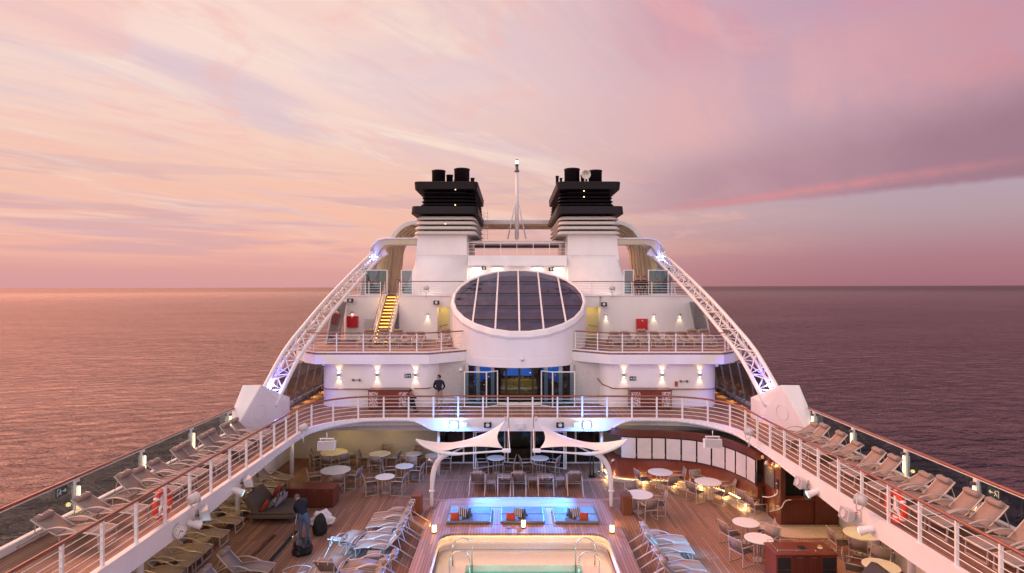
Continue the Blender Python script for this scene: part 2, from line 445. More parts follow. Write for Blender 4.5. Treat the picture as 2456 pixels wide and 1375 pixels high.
fz = t.nodes.new('ShaderNodeFresnel'); fz.inputs[0].default_value = 1.5; t.links.new(bp.outputs[0], fz.inputs['Normal'])
mx_ = t.nodes.new('ShaderNodeMixShader'); o_ = t.nodes.new('ShaderNodeOutputMaterial')
t.links.new((E(t, fz.outputs[0]).mn(.55) * (1 - dist.step(300, 5500) * .50)).s, mx_.inputs[0]); t.links.new(df.outputs[0], mx_.inputs[1]); t.links.new(gs.outputs[0], mx_.inputs[2]); t.links.new(mx_.outputs[0], o_.inputs[0])
sea = me.build('sea', mS); sea.location.z = -21; sea.rotation_euler = (0, R(-.16), 0); struct(sea, 'choppy sea reflecting the pink dusk sky')

# ------------------------------------------------------------------ pool deck (z = 0)
PX, PY0, PY1 = 3.0, 6.0, 21.25
d = MB()
for x0, x1, y0, y1 in ((-12.6, -PX, 2, 46), (PX, 12.6, 2, 46), (-PX, PX, PY1, 46), (-PX, PX, 2, PY0)): d.box(x0, x1, y0, y1, -.12, 0)
struct(d.build('pool_deck', teak), 'teak plank pool deck')
d = MB()
for s_ in (-1, 1): d.box(min(s_ * 12.35, s_ * 12.6), max(s_ * 12.35, s_ * 12.6), 2, 46, -21.5, 2.56)
d.box(-12.35, 12.35, 2, 46, -21.5, -2)
tag(d.build('ship_hull', hullw), 'white ship hull with solid sides carrying the open decks', 'ship hull')
# inlaid plank borders on the deck
d = MB()
for pts in ([(-5.4, 25.95), (-1.9, 25.0), (1.9, 25.0), (5.4, 25.95)], [(-6.0, 28.0), (6.0, 28.0)]):
    for (ax, ay), (bx_, by_) in zip(pts, pts[1:]):
        dv = Vector((bx_ - ax, by_ - ay, 0)); nv = Vector((-dv.y, dv.x, 0)).normalized() * .13
        d.add([(ax - nv.x, ay - nv.y, .004), (bx_ - nv.x, by_ - nv.y, .004), (bx_ + nv.x, by_ + nv.y, .004), (ax + nv.x, ay + nv.y, .004)], [(0, 1, 2, 3)])
struct(d.build('deck_border', teaky), 'teak border boards inlaid in the pool deck')

# pool basin
root = empty('swimming_pool', (0, 14, 0), 'teak edged swimming pool with pale tiled shelf and turquoise water', 'swimming pool')
c = MB()
def arcband(x0, x1, yb, yf, z0, z1, inner):   # not used for curves, plain boxes
    c.box(x0, x1, yb, yf, z0, z1)
co = rrect(-3.62, 3.62, 5.4, 21.72, .55); ci = rrect(-2.98, 2.98, 6.0, 20.95, .55)
n_ = len(co)
V = [(p[0], p[1], .44) for p in co] + [(p[0], p[1], .44) for p in ci] + [(p[0], p[1], .002) for p in co] + [(p[0], p[1], .36) for p in ci]
Fc = []
for i in range(n_):
    j = (i + 1) % n_; Fc += [(i, j, n_ + j, n_ + i), (2 * n_ + i, 2 * n_ + j, j, i), (n_ + i, n_ + j, 3 * n_ + j, 3 * n_ + i)]
c.add(V, Fc); c.build('coping', teakc, root, bevel=.012)
c = MB(); ci2 = rrect(-3.10, 3.10, 5.9, 21.12, .6)
V = [(p[0], p[1], .355) for p in ci2] + [(p[0], p[1], -.2) for p in ci2] + [(p[0] * .972, 13.5 + (p[1] - 13.5) * .985, .09) for p in ci2]
n_ = len(ci2)
c.add(V, [(i, (i + 1) % n_, n_ + (i + 1) % n_, n_ + i) for i in range(n_)])
# thin tiled lip half way down the wall
V = [(p[0], p[1], .10) for p in ci2] + [(p[0] * .965, 13.5 + (p[1] - 13.5) * .985, .10) for p in ci2] + [(p[0] * .965, 13.5 + (p[1] - 13.5) * .985, .02) for p in ci2] + [(p[0], p[1], .02) for p in ci2]
c.add(V, [(k * n_ + i, k * n_ + (i + 1) % n_, (k + 1) * n_ + (i + 1) % n_, (k + 1) * n_ + i) for k in range(3) for i in range(n_)])
tg = bpy.data.materials.new('pool_tile_grid'); tg.use_nodes = True; t = tg.node_tree; b = t.nodes['Principled BSDF']
g = t.nodes.new('ShaderNodeNewGeometry'); X, Y, Zp = sep(t, g.outputs['Position'])
def grid_line(e, w, th): return ((e * (1 / w)).fr() - .5).ab().step(.5 - th, .5 - th * .6)
gl_ = grid_line(X, .1, .05).mx(grid_line(Y, .1, .05)).mx(grid_line(Zp, .1, .05))
nz = noise(t, g.outputs['Position'], 9, 4)
base = ramp(t, nz, [(.3, (.74, .64, .57, 1)), (.7, (.82, .73, .67, 1))])
t.links.new(mix(t, gl_ * .35, base, (.42, .36, .34, 1)), b.inputs['Base Color']); b.inputs['Roughness'].default_value = .25
MATS['pool_tile_grid'] = tg
c.build('basin_wall', tg, root)
c = MB()
c.box(-3.1, -1.97, 5.9, 21.1, -.32, -.2); c.box(1.97, 3.1, 5.9, 21.1, -.32, -.2); c.box(-1.97, 1.97, 19.9, 21.1, -.32, -.2)
c.box(-2.06, -1.97, 5.9, 19.9, -1.6, -.32); c.box(1.97, 2.06, 5.9, 19.9, -1.6, -.32); c.box(-2.06, 2.06, 19.9, 20.0, -1.6, -.32)
c.box(-2.06, 2.06, 5.9, 20.0, -1.75, -1.6)
c.build('shelf', tg, root)
wm = bpy.data.materials.new('pool_water'); wm.use_nodes = True; t = wm.node_tree; t.nodes.clear()
tr = t.nodes.new('ShaderNodeBsdfTransparent'); tr.inputs[0].default_value = (.42, .88, .80, 1)
gs = t.nodes.new('ShaderNodeBsdfGlossy'); gs.inputs['Roughness'].default_value = .03
fz = t.nodes.new('ShaderNodeFresnel'); fz.inputs[0].default_value = 1.33
g = t.nodes.new('ShaderNodeNewGeometry'); nz = noise(t, g.outputs['Position'], 3.2, 4)
bp = t.nodes.new('ShaderNodeBump'); bp.inputs['Strength'].default_value = .12; bp.inputs['Distance'].default_value = .1; t.links.new(nz.s, bp.inputs['Height'])
t.links.new(bp.outputs[0], gs.inputs['Normal']); t.links.new(bp.outputs[0], fz.inputs['Normal'])
mx_ = t.nodes.new('ShaderNodeMixShader'); o_ = t.nodes.new('ShaderNodeOutputMaterial')
t.links.new(fz.outputs[0], mx_.inputs[0]); t.links.new(tr.outputs[0], mx_.inputs[1]); t.links.new(gs.outputs[0], mx_.inputs[2]); t.links.new(mx_.outputs[0], o_.inputs[0])
c = MB(); c.add([(-1.97, 5.9, -.42), (1.97, 5.9, -.42), (1.97, 19.9, -.42), (-1.97, 19.9, -.42)], [(0, 1, 2, 3)]); c.build('pool_water', wm, root)
# light strips under the coping and lamps under water
c = MB()
ls = rrect(-3.05, 3.05, 6, 21.06, .6)
c.tube([(p[0], p[1], .335) for p in ls], .012, 6, closed=True); c.build('light_strip', emis('coping_strip', (1, .62, .24), 19), root)
for px_, py_ in ((-1.2, 17.5), (1.2, 17.5), (0, 13)):
    light('underwater_lamp', 'POINT', (px_, py_, -1.1), 60, (.55, 1, .85), root, size=.15)
# handrails
for s_ in (-1, 1):
    for k, yy in enumerate((19.85, 18.85)):
        r_ = MB(); x0, x1 = 2.42 * s_, 1.76 * s_
        xm = (x0 + x1) / 2; pts = [(x0, yy, -.2), (x0, yy, .42)] + [(xm + (x0 - xm) * math.cos(a), yy, .42 + .33 * math.sin(a)) for a in [math.pi * i / 12 for i in range(1, 12)]] + [(x1, yy, .42), (x1, yy, -.9)]
        r_.tube(pts, .022, 8); r_.lathe([(.05, 0), (.05, .02)], (x0, yy, -.2), 10)
        o = r_.build('handrail', steel); tag(o, '%s curved steel handrail of the pool steps on the %s side of the pool' % (('rear', 'front')[k], ('left', 'x', 'right')[s_ + 1]), 'handrail', 'curved steel handrails at the pool steps')
# raised platform with sun pads
root = empty('sunbathing_platform', (0, 23, 0), 'raised teak platform behind the pool with glowing sides', 'platform')
pl = MB(); pts = [(-3.45, 21.74)] + [(-3.5, 22.5), (-3.42, 23.9)] + [(-3.42 + .65 * (1 - math.cos(a)), 23.9 + .55 * math.sin(a)) for a in [R(15 * i) for i in range(1, 7)]]
pts += [(-1.5, 24.58), (0, 24.62)]; full = pts + [(-p[0], p[1]) for p in pts[-2::-1]]
inn = [(-2.98, 21.60), (-2.98, 23.3), (2.98, 23.3), (2.98, 21.60)]
pl.prism(full, .06, .43)
pl.build('platform_top', teakc, root, bevel=.03)
bd = MB(); bd.prism([(-2.92, 23.45), (-2.92, 24.2), (-2.5, 24.42), (2.5, 24.42), (2.92, 24.2), (2.92, 23.45)], .432, .444)
bd.build('border_board', teaky, root)
for s_ in (-1, 1):
    st_ = MB(); st_.box(min(s_ * 3.53, s_ * 3.57), max(s_ * 3.53, s_ * 3.57), 21.9, 24.0, .05, .10); st_.build('light_strip', stripw, root)
    light('strip_light', 'AREA', (s_ * 3.62, 22.9, .25), 4, (1, .5, .14), root, aim=(s_ * 4.0, 22.9, 0), size=.5)
g_ = 'grey sun pads set into the platform'
for x0, x1, lb in ((-2.86, -1.2, 'left'), (-.83, .83, 'middle'), (1.2, 2.86, 'right')):
    pd = MB(); pd.box(x0, x1, 21.75, 22.47, .434, .545); pd.box(x0, x1, 22.48, 23.25, .434, .545)
    tag(pd.build('sun_pad', vinyl, None, bevel=.04, seg=3), 'wet grey vinyl sun pad, %s of the three on the platform' % lb, 'sun pad', g_)
sw = MB(); sw.box(-.62, -.15, 21.4, 21.62, .444, .456); tag(sw.build('hatch_cover', teaky), 'small square teak hatch on the coping in front of the middle pad', 'hatch')

# ------------------------------------------------------------------ deck A
UC = [(-9.7, 2.5), (-9.7, 25.2)] + [(-6.95 + 2.75 * math.cos(a), 25.4 + 2.85 * math.sin(a)) for a in [R(180 - 10 * i) for i in range(1, 9)]] + [(-6.3, 28.3)]
UPATH = UC + [(-p[0], p[1]) for p in UC[::-1]]
outl = [(-12.6, 2.5), (-12.6, 46), (12.6, 46), (12.6, 2.5)]
d = MB(); d.prism(UPATH + outl[::-1], 2.78, ZA); struct(d.build('upper_deck', teak), 'teak upper deck around the pool opening')
d = MB()
inset = lambda p, k: (p[0] - math.copysign(k, p[0]) * (-1) if abs(p[0]) > 6.4 else p[0], p[1] + (k if p[1] > 25.3 else 0))
d.prism([inset(p, .3) for p in UPATH] + [(12.34, 2.5), (12.34, 46), (-12.34, 46), (-12.34, 2.5)], 2.5, 2.77)
struct(d.build('deck_ceiling', greyw), 'pale soffit under the upper deck')
# fascia with arched cut-outs at the corners
dense = resample([(p[0], p[1], 0) for p in UPATH], .3)
def fbot(p):
    ax = abs(p.x)
    if ax > 9.6:
        return 2.37 + .36 * (0 if p.y < 18 else min(1, ((p.y - 18) / 5.0)) ** 1.0 * .75)
    if ax < 4.0: return 2.30
    s_ = min(1, (ax - 4.0) / 1.4); s_ = s_ * s_ * (3 - 2 * s_)
    return 2.30 + s_ * .48 - max(0, (ax - 7.5)) * .062
root = empty('deck_edge', (0, 28.3, ZA), 'white curved deck edge band with arched corners around the pool opening', 'deck edge')
d = MB(); G = []
V = []; n_ = len(dense); off = []
for i, p in enumerate(dense):
    tv = (dense[min(i + 1, n_ - 1)] - dense[max(i - 1, 0)]).normalized(); nv = Vector((tv.y, -tv.x, 0))   # towards the opening
    off.append(nv); zb = fbot(p)
    V += [p + nv * .06 + Vector((0, 0, 2.93)), p + nv * .06 + Vector((0, 0, zb)), p - nv * .28 + Vector((0, 0, zb)), p - nv * .28 + Vector((0, 0, 2.72)), p - nv * .10 + Vector((0, 0, 2.93))]
Fc = []
for i in range(n_ - 1):
    for k in range(5): Fc.append((i * 5 + k, i * 5 + (k + 1) % 5, i * 5 + 5 + (k + 1) % 5, i * 5 + 5 + k))
d.add(V, Fc, False); d.build('fascia', white, root)
d = MB()
for i, p in enumerate(dense):
    if 4.4 < abs(p.x) and p.y > 19.5:
        q = p + off[i] * .075; d.obox((q.x, q.y, fbot(p) + .085), .035, .035, .03)
d.build('stud_row', greyw, root)
for s_ in (-1, 1):
    pp = [p + off[i] * .085 + Vector((0, 0, fbot(p) + .06)) for i, p in enumerate(dense) if 4.3 < abs(p.x) and p.y > 19.3 and p.x * s_ > 0]
    MB().tube(pp, .022, 6).build('trim_pipe', railw, root)
# beams and back structure under deck A
root = empty('cross_beam', (0, 29.4, 2.1), 'white cross beam under the upper deck behind the arches', 'beam')
MB().box(-10.5, 10.5, 29.2, 29.6, 2.1, 2.5).build('beam_body', greyw, root)
for s_ in (-1, 1):
    for yy, lb in ((17.1, 'nearest'), (23.2, 'second'), (28.9, 'farthest')):
        o = MB().cyl((s_ * 11.3, yy, 0), (s_ * 11.3, yy, 2.5), .10, n=16).build('support_column', white)
        tag(o, 'white round column under the %s side deck, %s from the camera' % (('left', '', 'right')[s_ + 1], lb), 'column', 'columns under the upper deck')
    o = MB().cyl((s_ * 4.02, 28.75, 0), (s_ * 4.02, 28.75, 2.3), .075, n=14).build('support_column', white)
    tag(o, 'slim white column behind the %s shade sail' % ('left', '', 'right')[s_ + 1], 'column', 'columns under the upper deck')
# lower rear walls
o = MB().box(-12.3, -4.3, 31.6, 31.8, 0, 2.5).build('rear_wall', mat('cream_wall', (.62, .58, .50), .55, var=.05)); tag(o, 'cream wall behind the tables on the left of the pool deck', 'wall')
o = MB().box(4.3, 12.3, 31.6, 31.8, 0, 2.5).build('rear_wall', mat('cream_wall', (.6, .57, .5))); tag(o, 'cream wall hidden behind the curved bar', 'wall')
root = empty('glass_entrance', (0, 30.8, 0), 'wide dark glass entrance with white frames under the upper deck', 'glass entrance')
gd = MB(); gd.box(-4.25, 4.25, 30.78, 30.81, .05, 2.2); gd.build('pane', glass_d, root)
fr = MB()
for xx in (-4.25, -2.95, -1.75, -.62, .62, 1.75, 2.95, 4.25): fr.box(xx - .04, xx + .04, 30.72, 30.77, .0, 2.2)
fr.box(-4.25, 4.25, 30.70, 30.76, 2.12, 2.24); fr.box(-4.25, 4.25, 30.70, 30.76, 0, .06); fr.build('frame', white, root)
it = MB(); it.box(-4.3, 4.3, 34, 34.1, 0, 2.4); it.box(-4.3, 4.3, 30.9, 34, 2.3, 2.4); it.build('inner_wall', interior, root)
it = MB(); it.box(-1.6, 1.6, 33.4, 33.8, .1, 1.1); it.box(-.5, .5, 33.5, 33.9, 1.2, 1.9); it.build('inner_counter', mat('olive_panel', (.10, .09, .03), .6), root)
light('inner_lamp', 'POINT', (0, 32.4, 2.0), 14, (1, .75, .3), root, size=.2)
light('inner_lamp', 'POINT', (-3.2, 32.4, 2.0), 10, (.15, .4, 1), root, size=.2)
light('inner_lamp', 'POINT', (3.2, 32.4, 2.0), 10, (.15, .4, 1), root, size=.2)

def windscreen(name, pts, z0, h, label, group=None, fr_=.05, lean=0):
    """framed glass screen along a line of ground points"""
    r_ = empty(name, (pts[0][0], pts[0][1], z0), label, 'glass screen', group)
    f_ = MB(); g2 = MB()
    for p in pts: f_.box(p[0] - fr_ * .6, p[0] + fr_ * .6, p[1] - fr_ * .6, p[1] + fr_ * .6, z0, z0 + h)
    for a, b in zip(pts, pts[1:]):
        for zz_ in (z0 + .03, z0 + h - .03): f_.tube([(a[0], a[1], zz_), (b[0], b[1], zz_)], fr_ * .7, 4)
        dv = Vector((b[0] - a[0], b[1] - a[1], 0)); nv = Vector((-dv.y, dv.x, 0)).normalized() * .008
        V = [(a[0] - nv.x, a[1] - nv.y), (b[0] - nv.x, b[1] - nv.y), (b[0] + nv.x, b[1] + nv.y), (a[0] + nv.x, a[1] + nv.y)]
        g2.prism(V, z0 + .06, z0 + h - .06)
    f_.build('frame', railw, r_); g2.build('pane', glass_t, r_)
    return r_
windscreen('glass_screen', [(-2.35, 29.75), (-2.25, 29.75), (-.78, 30.5)], 0, 1.9, 'white framed glass screen beside the left half of the lower entrance', 'glass screens at the entrances')
windscreen('glass_screen', [(2.35, 29.75), (2.25, 29.75), (.78, 30.5)], 0, 1.9, 'white framed glass screen beside the right half of the lower entrance', 'glass screens at the entrances')

# ------------------------------------------------------------------ railings
def railing(name, path, zb, h, label, posts=1.2, nr=5, rail_r=.035, post_w=.05, rmat=None, post_at=None, bar_r=.012, lean=None):
    pth = [Vector((p[0], p[1], zb)) for p in path]
    r_ = empty(name, pth[len(pth) // 2], label, 'railing')
    up = Vector((0, 0, 1))
    dn = resample(pth, .35)
    MB().tube([p + up * h for p in dn], rail_r, 8).build('handrail', rmat or varn, r_)
    for k in range(1, nr + 1): MB().tube([p + up * (h - .03) * k / (nr + .6) for p in dn], bar_r, 6).build('rail_bar', railw, r_)
    for p in (post_at or resample(pth, posts)):
        p = Vector((p[0], p[1], zb)); MB().box(p.x - post_w * .5, p.x + post_w * .5, p.y - post_w * .35, p.y + post_w * .35, zb - .05, zb + h - .02).build('post', railw, r_)
    return r_
inner = [(p.x - off[i].x * .06, p.y - off[i].y * .06) for i, p in enumerate(dense) if p.y > 6]
railing('deck_railing', inner, ZA + .03, 1.04, 'long white railing with varnished handrail curving around the pool opening', 1.2, 5, .042, .075)
rb = [(-11.6, 32.4), (-11.5, 31.75), (-10.72, 30.92), (-4.82, 30.92), (-3.1, 32.3)]
railing('deck_railing', rb, ZB, 1.04, 'white railing with wooden handrail at the left sun deck', 1.42, 5, .035, .06)
railing('deck_railing', [(-p[0], p[1]) for p in rb], ZB, 1.04, 'white railing with wooden handrail at the right sun deck', 1.42, 5, .035, .06)
railing('deck_railing', [(-11.4, 38.62), (-9.1, 38.62)], ZC, .98, 'short top railing left of the lit staircase', .8, 5, .03, .05)
railing('deck_railing', [(-7.85, 38.62), (-4.6, 38.62), (-3.6, 38.9)], ZC, .98, 'top railing between the lit staircase and the oval skylight', 1.3, 5, .03, .05)
railing('deck_railing', [(3.6, 38.9), (4.6, 38.62), (11.5, 38.62)], ZC, .98, 'top railing right of the oval skylight', 1.3, 5, .03, .05)
railing('deck_railing', [(-3.72, 44.05), (3.66, 44.05)], 11.68, .95, 'white balcony railing between the two funnel towers', 1.23, 3, .025, .04, rmat=railw)

# outer glass rails of the side decks
for s_, sd_ in ((-1, 'left'), (1, 'right')):
    X0 = 12.5 * s_
    r_ = empty('glass_railing', (X0, 16, ZA), 'glass panelled outer railing along the %s side deck with varnished handrail' % sd_, 'railing')
    ya, yb = 7, 25.6
    MB().tube([(X0, ya, ZA + 1.12), (X0, yb, ZA + 1.12)], .05, 8, flat=.8).build('handrail', varn, r_)
    MB().box(min(X0 - .02, X0 + .02), max(X0 - .02, X0 + .02), ya, yb, ZA + 1.05, ZA + 1.078).build('under_rail', railw, r_)
    k_ = MB(); k_.box(X0 - .09, X0 + .09, ya, yb, ZA, ZA + .2); k_.build('kerb', white, r_, bevel=.02)
    posts = [7.4, 10.35, 13.3, 16.2, 19.1, 22.05, 24.9]
    for i, yy in enumerate(posts):
        MB().box(X0 - .05, X0 + .05, yy - .07, yy + .07, ZA + .2, ZA + 1.06).build('post', railw, r_)
        if i < len(posts) - 1:
            for h0, h1 in ((yy + .1, yy + 1.46), (yy + 1.48, posts[i + 1] - .1)):
                MB().box(X0 - .006, X0 + .006, h0, h1, ZA + .24, ZA + 1.04).build('pane', glass_t, r_)
        if i >= 3:
            lt = empty('tube_lamp', (X0 - s_ * .1, yy, ZA + .6), 'lit vertical tube lamp on the %s glass railing post, %s from the camera' % (sd_, ORD[i - 3]), 'lamp', 'lit tube lamps on the glass railing posts')
            MB().cyl((X0 - s_ * .1, yy, ZA + .32), (X0 - s_ * .1, yy, ZA + .86), .022, n=8).build('tube', tubew, lt)
            MB().box(X0 - s_ * .1 - .06, X0 - s_ * .1 + .04, yy - .05, yy + .05, ZA + .90, ZA + .98).build('lamp_cap', steeld, lt)
            light('tube_light', 'POINT', (X0 - s_ * .22, yy, ZA + .35), 2.2, (1, .68, .25), lt, size=.06)
# ------------------------------------------------------------------ deck A house: sconce walls, recess, glass front
def roundwall(x0, x1, y0, y1, r, n=6):
    """plan of a wall block, the two front corners rounded"""
    o = [(x0, y1)]
    o += [(x0 + r - r * math.cos(a), y0 + r - r * math.sin(a)) for a in [R(90 * i / n) for i in range(n + 1)]]
    o += [(x1 - r + r * math.sin(a), y0 + r - r * math.cos(a)) for a in [R(90 * i / n) for i in range(n + 1)]]
    return o + [(x1, y1)]
def smooth_by_angle(o, a=30):
    for p in o.data.polygons: p.use_smooth = True
    o.data.set_sharp_from_angle(angle=R(a)); return o
for s_, sd_ in ((-1, 'left'), (1, 'right')):
    pl = roundwall(-10.65, -4.35, 31.1, 44, .8)
    w = MB().prism(pl, ZA, 5.22)
    if s_ > 0: w.mirror()
    o = smooth_by_angle(w.build('house_wall', white)); tag(o, 'white %s wall of the upper deck house with rounded corners and sconces' % sd_, 'wall')
    w = MB().prism([(-4.6, 31.75), (-2.95, 32.25), (-2.95, 34), (-4.6, 34)], ZA, 5.25)
    if s_ > 0: w.mirror()
    o = w.build('recess_wall', greyw); tag(o, 'plain recessed white wall to the %s of the glass front' % sd_, 'wall')
root = empty('glass_facade', (0, 32, ZA), 'dark curved glass front under the round skylight drum', 'glass front')
gp = [(xx, 31.55 + .5 * (xx / 2.95) ** 2) for xx in [-2.95 + 5.9 * i / 12 for i in range(13)]]
MB().prism([(p[0], p[1] + .12) for p in gp] + [(p[0], p[1] + .14) for p in gp[::-1]], ZA + .12, 5.05).build('pane', glass_d, root)
fr = MB()
for i, w_ in ((0, .10), (2, .07), (4, .035), (5, .04), (6, .04), (7, .04), (8, .035), (10, .07), (12, .10)): pass
def xg(xx): return 31.55 + .5 * (xx / 2.95) ** 2
for xx, w_ in ((-2.88, .09), (-2.25, .1), (-1.45, .09), (1.45, .09), (2.25, .1), (2.88, .09)): fr.box(xx - w_, xx + w_, xg(xx) - .02, xg(xx) + .1, ZA, 5.05)
fr.build('frame', greyw, root)
db = MB()
for xx, w_ in ((-.72, .05), (0, .06), (.72, .05)): db.box(xx - w_, xx + w_, xg(xx) + .02, xg(xx) + .1, ZA + .1, 5.05)
db.build('door_bar', blackd, root)
sl = MB(); sl.prism([(p[0], p[1] - .12) for p in gp] + [(p[0], p[1] + .3) for p in gp[::-1]], ZA, ZA + .11); sl.build('sill', white, root)
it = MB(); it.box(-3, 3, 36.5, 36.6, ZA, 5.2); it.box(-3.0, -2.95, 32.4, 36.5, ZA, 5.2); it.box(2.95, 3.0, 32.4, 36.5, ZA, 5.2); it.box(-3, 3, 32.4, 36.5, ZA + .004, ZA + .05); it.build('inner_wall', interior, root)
sf = MB(); sf.box(-1.05, 1.05, 33.6, 34.3, ZA + .05, ZA + .5); sf.box(-1.05, 1.05, 34.3, 34.5, ZA + .05, ZA + .95); sf.build('inner_sofa', mat('mustard', (.34, .26, .05), .8), root, bevel=.05)
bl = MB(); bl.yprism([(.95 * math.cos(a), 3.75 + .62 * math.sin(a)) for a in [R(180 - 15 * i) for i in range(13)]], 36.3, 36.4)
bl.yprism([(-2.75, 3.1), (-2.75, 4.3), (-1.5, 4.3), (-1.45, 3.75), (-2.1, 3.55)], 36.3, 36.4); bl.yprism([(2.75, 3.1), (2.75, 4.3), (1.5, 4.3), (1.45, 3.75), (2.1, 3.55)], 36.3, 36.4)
bl.build('blue_reflection_shape', emis('blue_reflection_glow', (.03, .20, .85), 1.3), root)  # glowing shapes added behind the glass, standing in for blue reflections
for xx in (-2.4, -1.5, 1.5, 2.4, .3):
    pass
dl = MB()
for xx, yy, zz_ in ((-2.4, 34, 4.1), (-1.8, 35, 3.9), (1.6, 33.5, 4.2), (2.2, 35, 4.0), (-2.0, 33.2, 3.7), (.7, 35.2, 4.1), (1.9, 34, 3.7)): dl.lathe([(.0, -.02), (.03, 0), (0, .02)], (xx, yy, zz_), 8)
dl.build('inner_downlight', warmw, root)
light('inner_lamp', 'POINT', (0, 33.3, 4.7), 60, (1, .8, .35), root, size=.2)
windscreen('glass_screen', [(-2.92, 31.0), (-1.75, 30.9), (-1.18, 31.35)], ZA, 1.9, 'white framed glass screen left of the upper glass front', 'glass screens at the entrances')
windscreen('glass_screen', [(2.92, 31.0), (1.75, 30.9), (1.18, 31.35)], ZA, 1.9, 'white framed glass screen right of the upper glass front', 'glass screens at the entrances')
# wall rails
def wallrail(pts, label):
    m = MB().tube(pts, .028, 8)
    for p in (pts[0], pts[-1]): m.cyl(p, (p[0], p[1] + .12, p[2]), .014, n=6)
    tag(m.build('wall_handrail', varn), label, 'handrail', 'wooden wall handrails')
wallrail([(-10.72, 31.7, 3.85), (-10.6, 31.25, 3.85), (-10.2, 31.02, 3.85), (-7.6, 31.02, 3.85)], 'wooden wall handrail left of the left cabinet')
wallrail([(-5.6, 31.02, 3.88), (-4.95, 31.06, 3.88), (-4.55, 31.4, 3.88), (-4.33, 31.7, 3.88)], 'wooden wall handrail curving round the corner beside the standing man')
wallrail([(10.72, 31.7, 3.85), (10.6, 31.25, 3.85), (10.2, 31.02, 3.85), (7.75, 31.02, 3.85)], 'wooden wall handrail right of the right cabinet')
wallrail([(4.25, 31.75, 4.3), (4.45, 31.4, 4.05), (4.95, 31.06, 3.88), (5.75, 31.02, 3.88)], 'wooden wall handrail curving round the corner left of the right cabinet')

# ------------------------------------------------------------------ deck B
half = [(-10.72, 30.82), (-4.76, 30.82), (-2.95, 32.3), (-1.5, 33.7)]
pb = [(-12.5, 46), (-12.5, 33.0), (-11.65, 31.9), (-11.55, 31.55)] + half
pb = pb + [(-p[0], p[1]) for p in pb[::-1]]
d = MB(); d.prism(pb, ZB - .1, ZB); struct(d.build('sun_deck', teak), 'teak sun deck above the house')
d = MB()
def offs(p, k): return (p[0], p[1] - k)
pf = [(p[0] * 1.006, p[1] - .03) for p in pb]
d.prism(pf, ZB - .60, ZB - .1)
root = empty('sun_deck_edge', (0, 31, ZB - .6), 'white angular edge band of the sun deck above the sconce walls', 'deck edge')
d.build('fascia', white, root)
for s_ in (-1, 1):
    kb = MB()
    pth = [(-12.5, 33.0), (-11.65, 31.9), (-11.55, 31.55)] + half[:3]
    for a, b in zip(pth, pth[1:]):
        kb.tube([(s_ * -a[0] * -1, a[1], ZB + .03), (s_ * -b[0] * -1, b[1], ZB + .03)], .05, 4)
    kb.build('toe_board', white, root)
# deck B rear wall with the stair notch
def bwall(pl, label, z0=ZB, z1=ZC, m=white):
    o = smooth_by_angle(MB().prism(pl, z0, z1).build('house_wall', m)); tag(o, label, 'wall'); return o
bwall(roundwall(-11.55, -9.0, 38.5, 60, .35), 'white wall left of the lit staircase on the sun deck')
bwall([(-7.85, 38.5), (-5.32, 38.5), (-5.32, 60), (-7.85, 60)], 'white wall between the lit staircase and the yellow lit doorway')
bwall([(-9.0, 40.6), (-7.85, 40.6), (-7.85, 60), (-9, 60)], 'wall behind the top of the lit staircase', ZB, ZC - .02)
bwall([(-4.5, 38.5), (4.5, 38.5), (4.5, 60), (-4.5, 60)], 'white wall behind the skylight drum')
bwall(list(reversed([(-p[0], p[1]) for p in roundwall(-11.7, -5.38, 38.5, 60, .35)])), 'long white wall with a red box on the right sun deck')
for s_, sd_, xa, xb in ((-1, 'left', 4.5, 5.32), (1, 'right', 4.5, 5.38)):
    root = empty('lit_doorway', (s_ * 4.9, 38.5, ZB), 'yellow lit doorway beside the skylight on the %s sun deck' % sd_, 'doorway')
    ym = mat('yellow_paint', (.70, .62, .36), .5, var=.04)
    x0, x1 = (xa, xb) if s_ > 0 else (-xb, -xa)
    MB().box(x0, x1, 39.4, 39.5, ZB, ZC - .01).build('back_panel', ym, root)
    MB().box(x0, x1, 38.52, 39.4, 7.95, ZC - .01).build('lintel', white, root)
    MB().tube([(s_ * 4.7, 38.9, 6.75), (s_ * 5.2, 38.7, 6.65)], .025, 6).build('handrail', varn, root)
    light('door_lamp', 'POINT', (s_ * 4.93, 38.85, 7.75), 5, (1, .74, .30), root, size=.08)
# deck C
d = MB(); d.prism([(-11.6, 38.46), (-9.0, 38.46), (-9.0, 40.2), (-7.85, 40.2), (-7.85, 38.46), (-3.6, 38.46), (-3.0, 38.8), (3.0, 38.8), (3.6, 38.46), (11.75, 38.46), (11.75, 60), (-11.6, 60)], ZC, ZC + .06)
struct(d.build('top_deck', hullw), 'white top deck around the funnels')
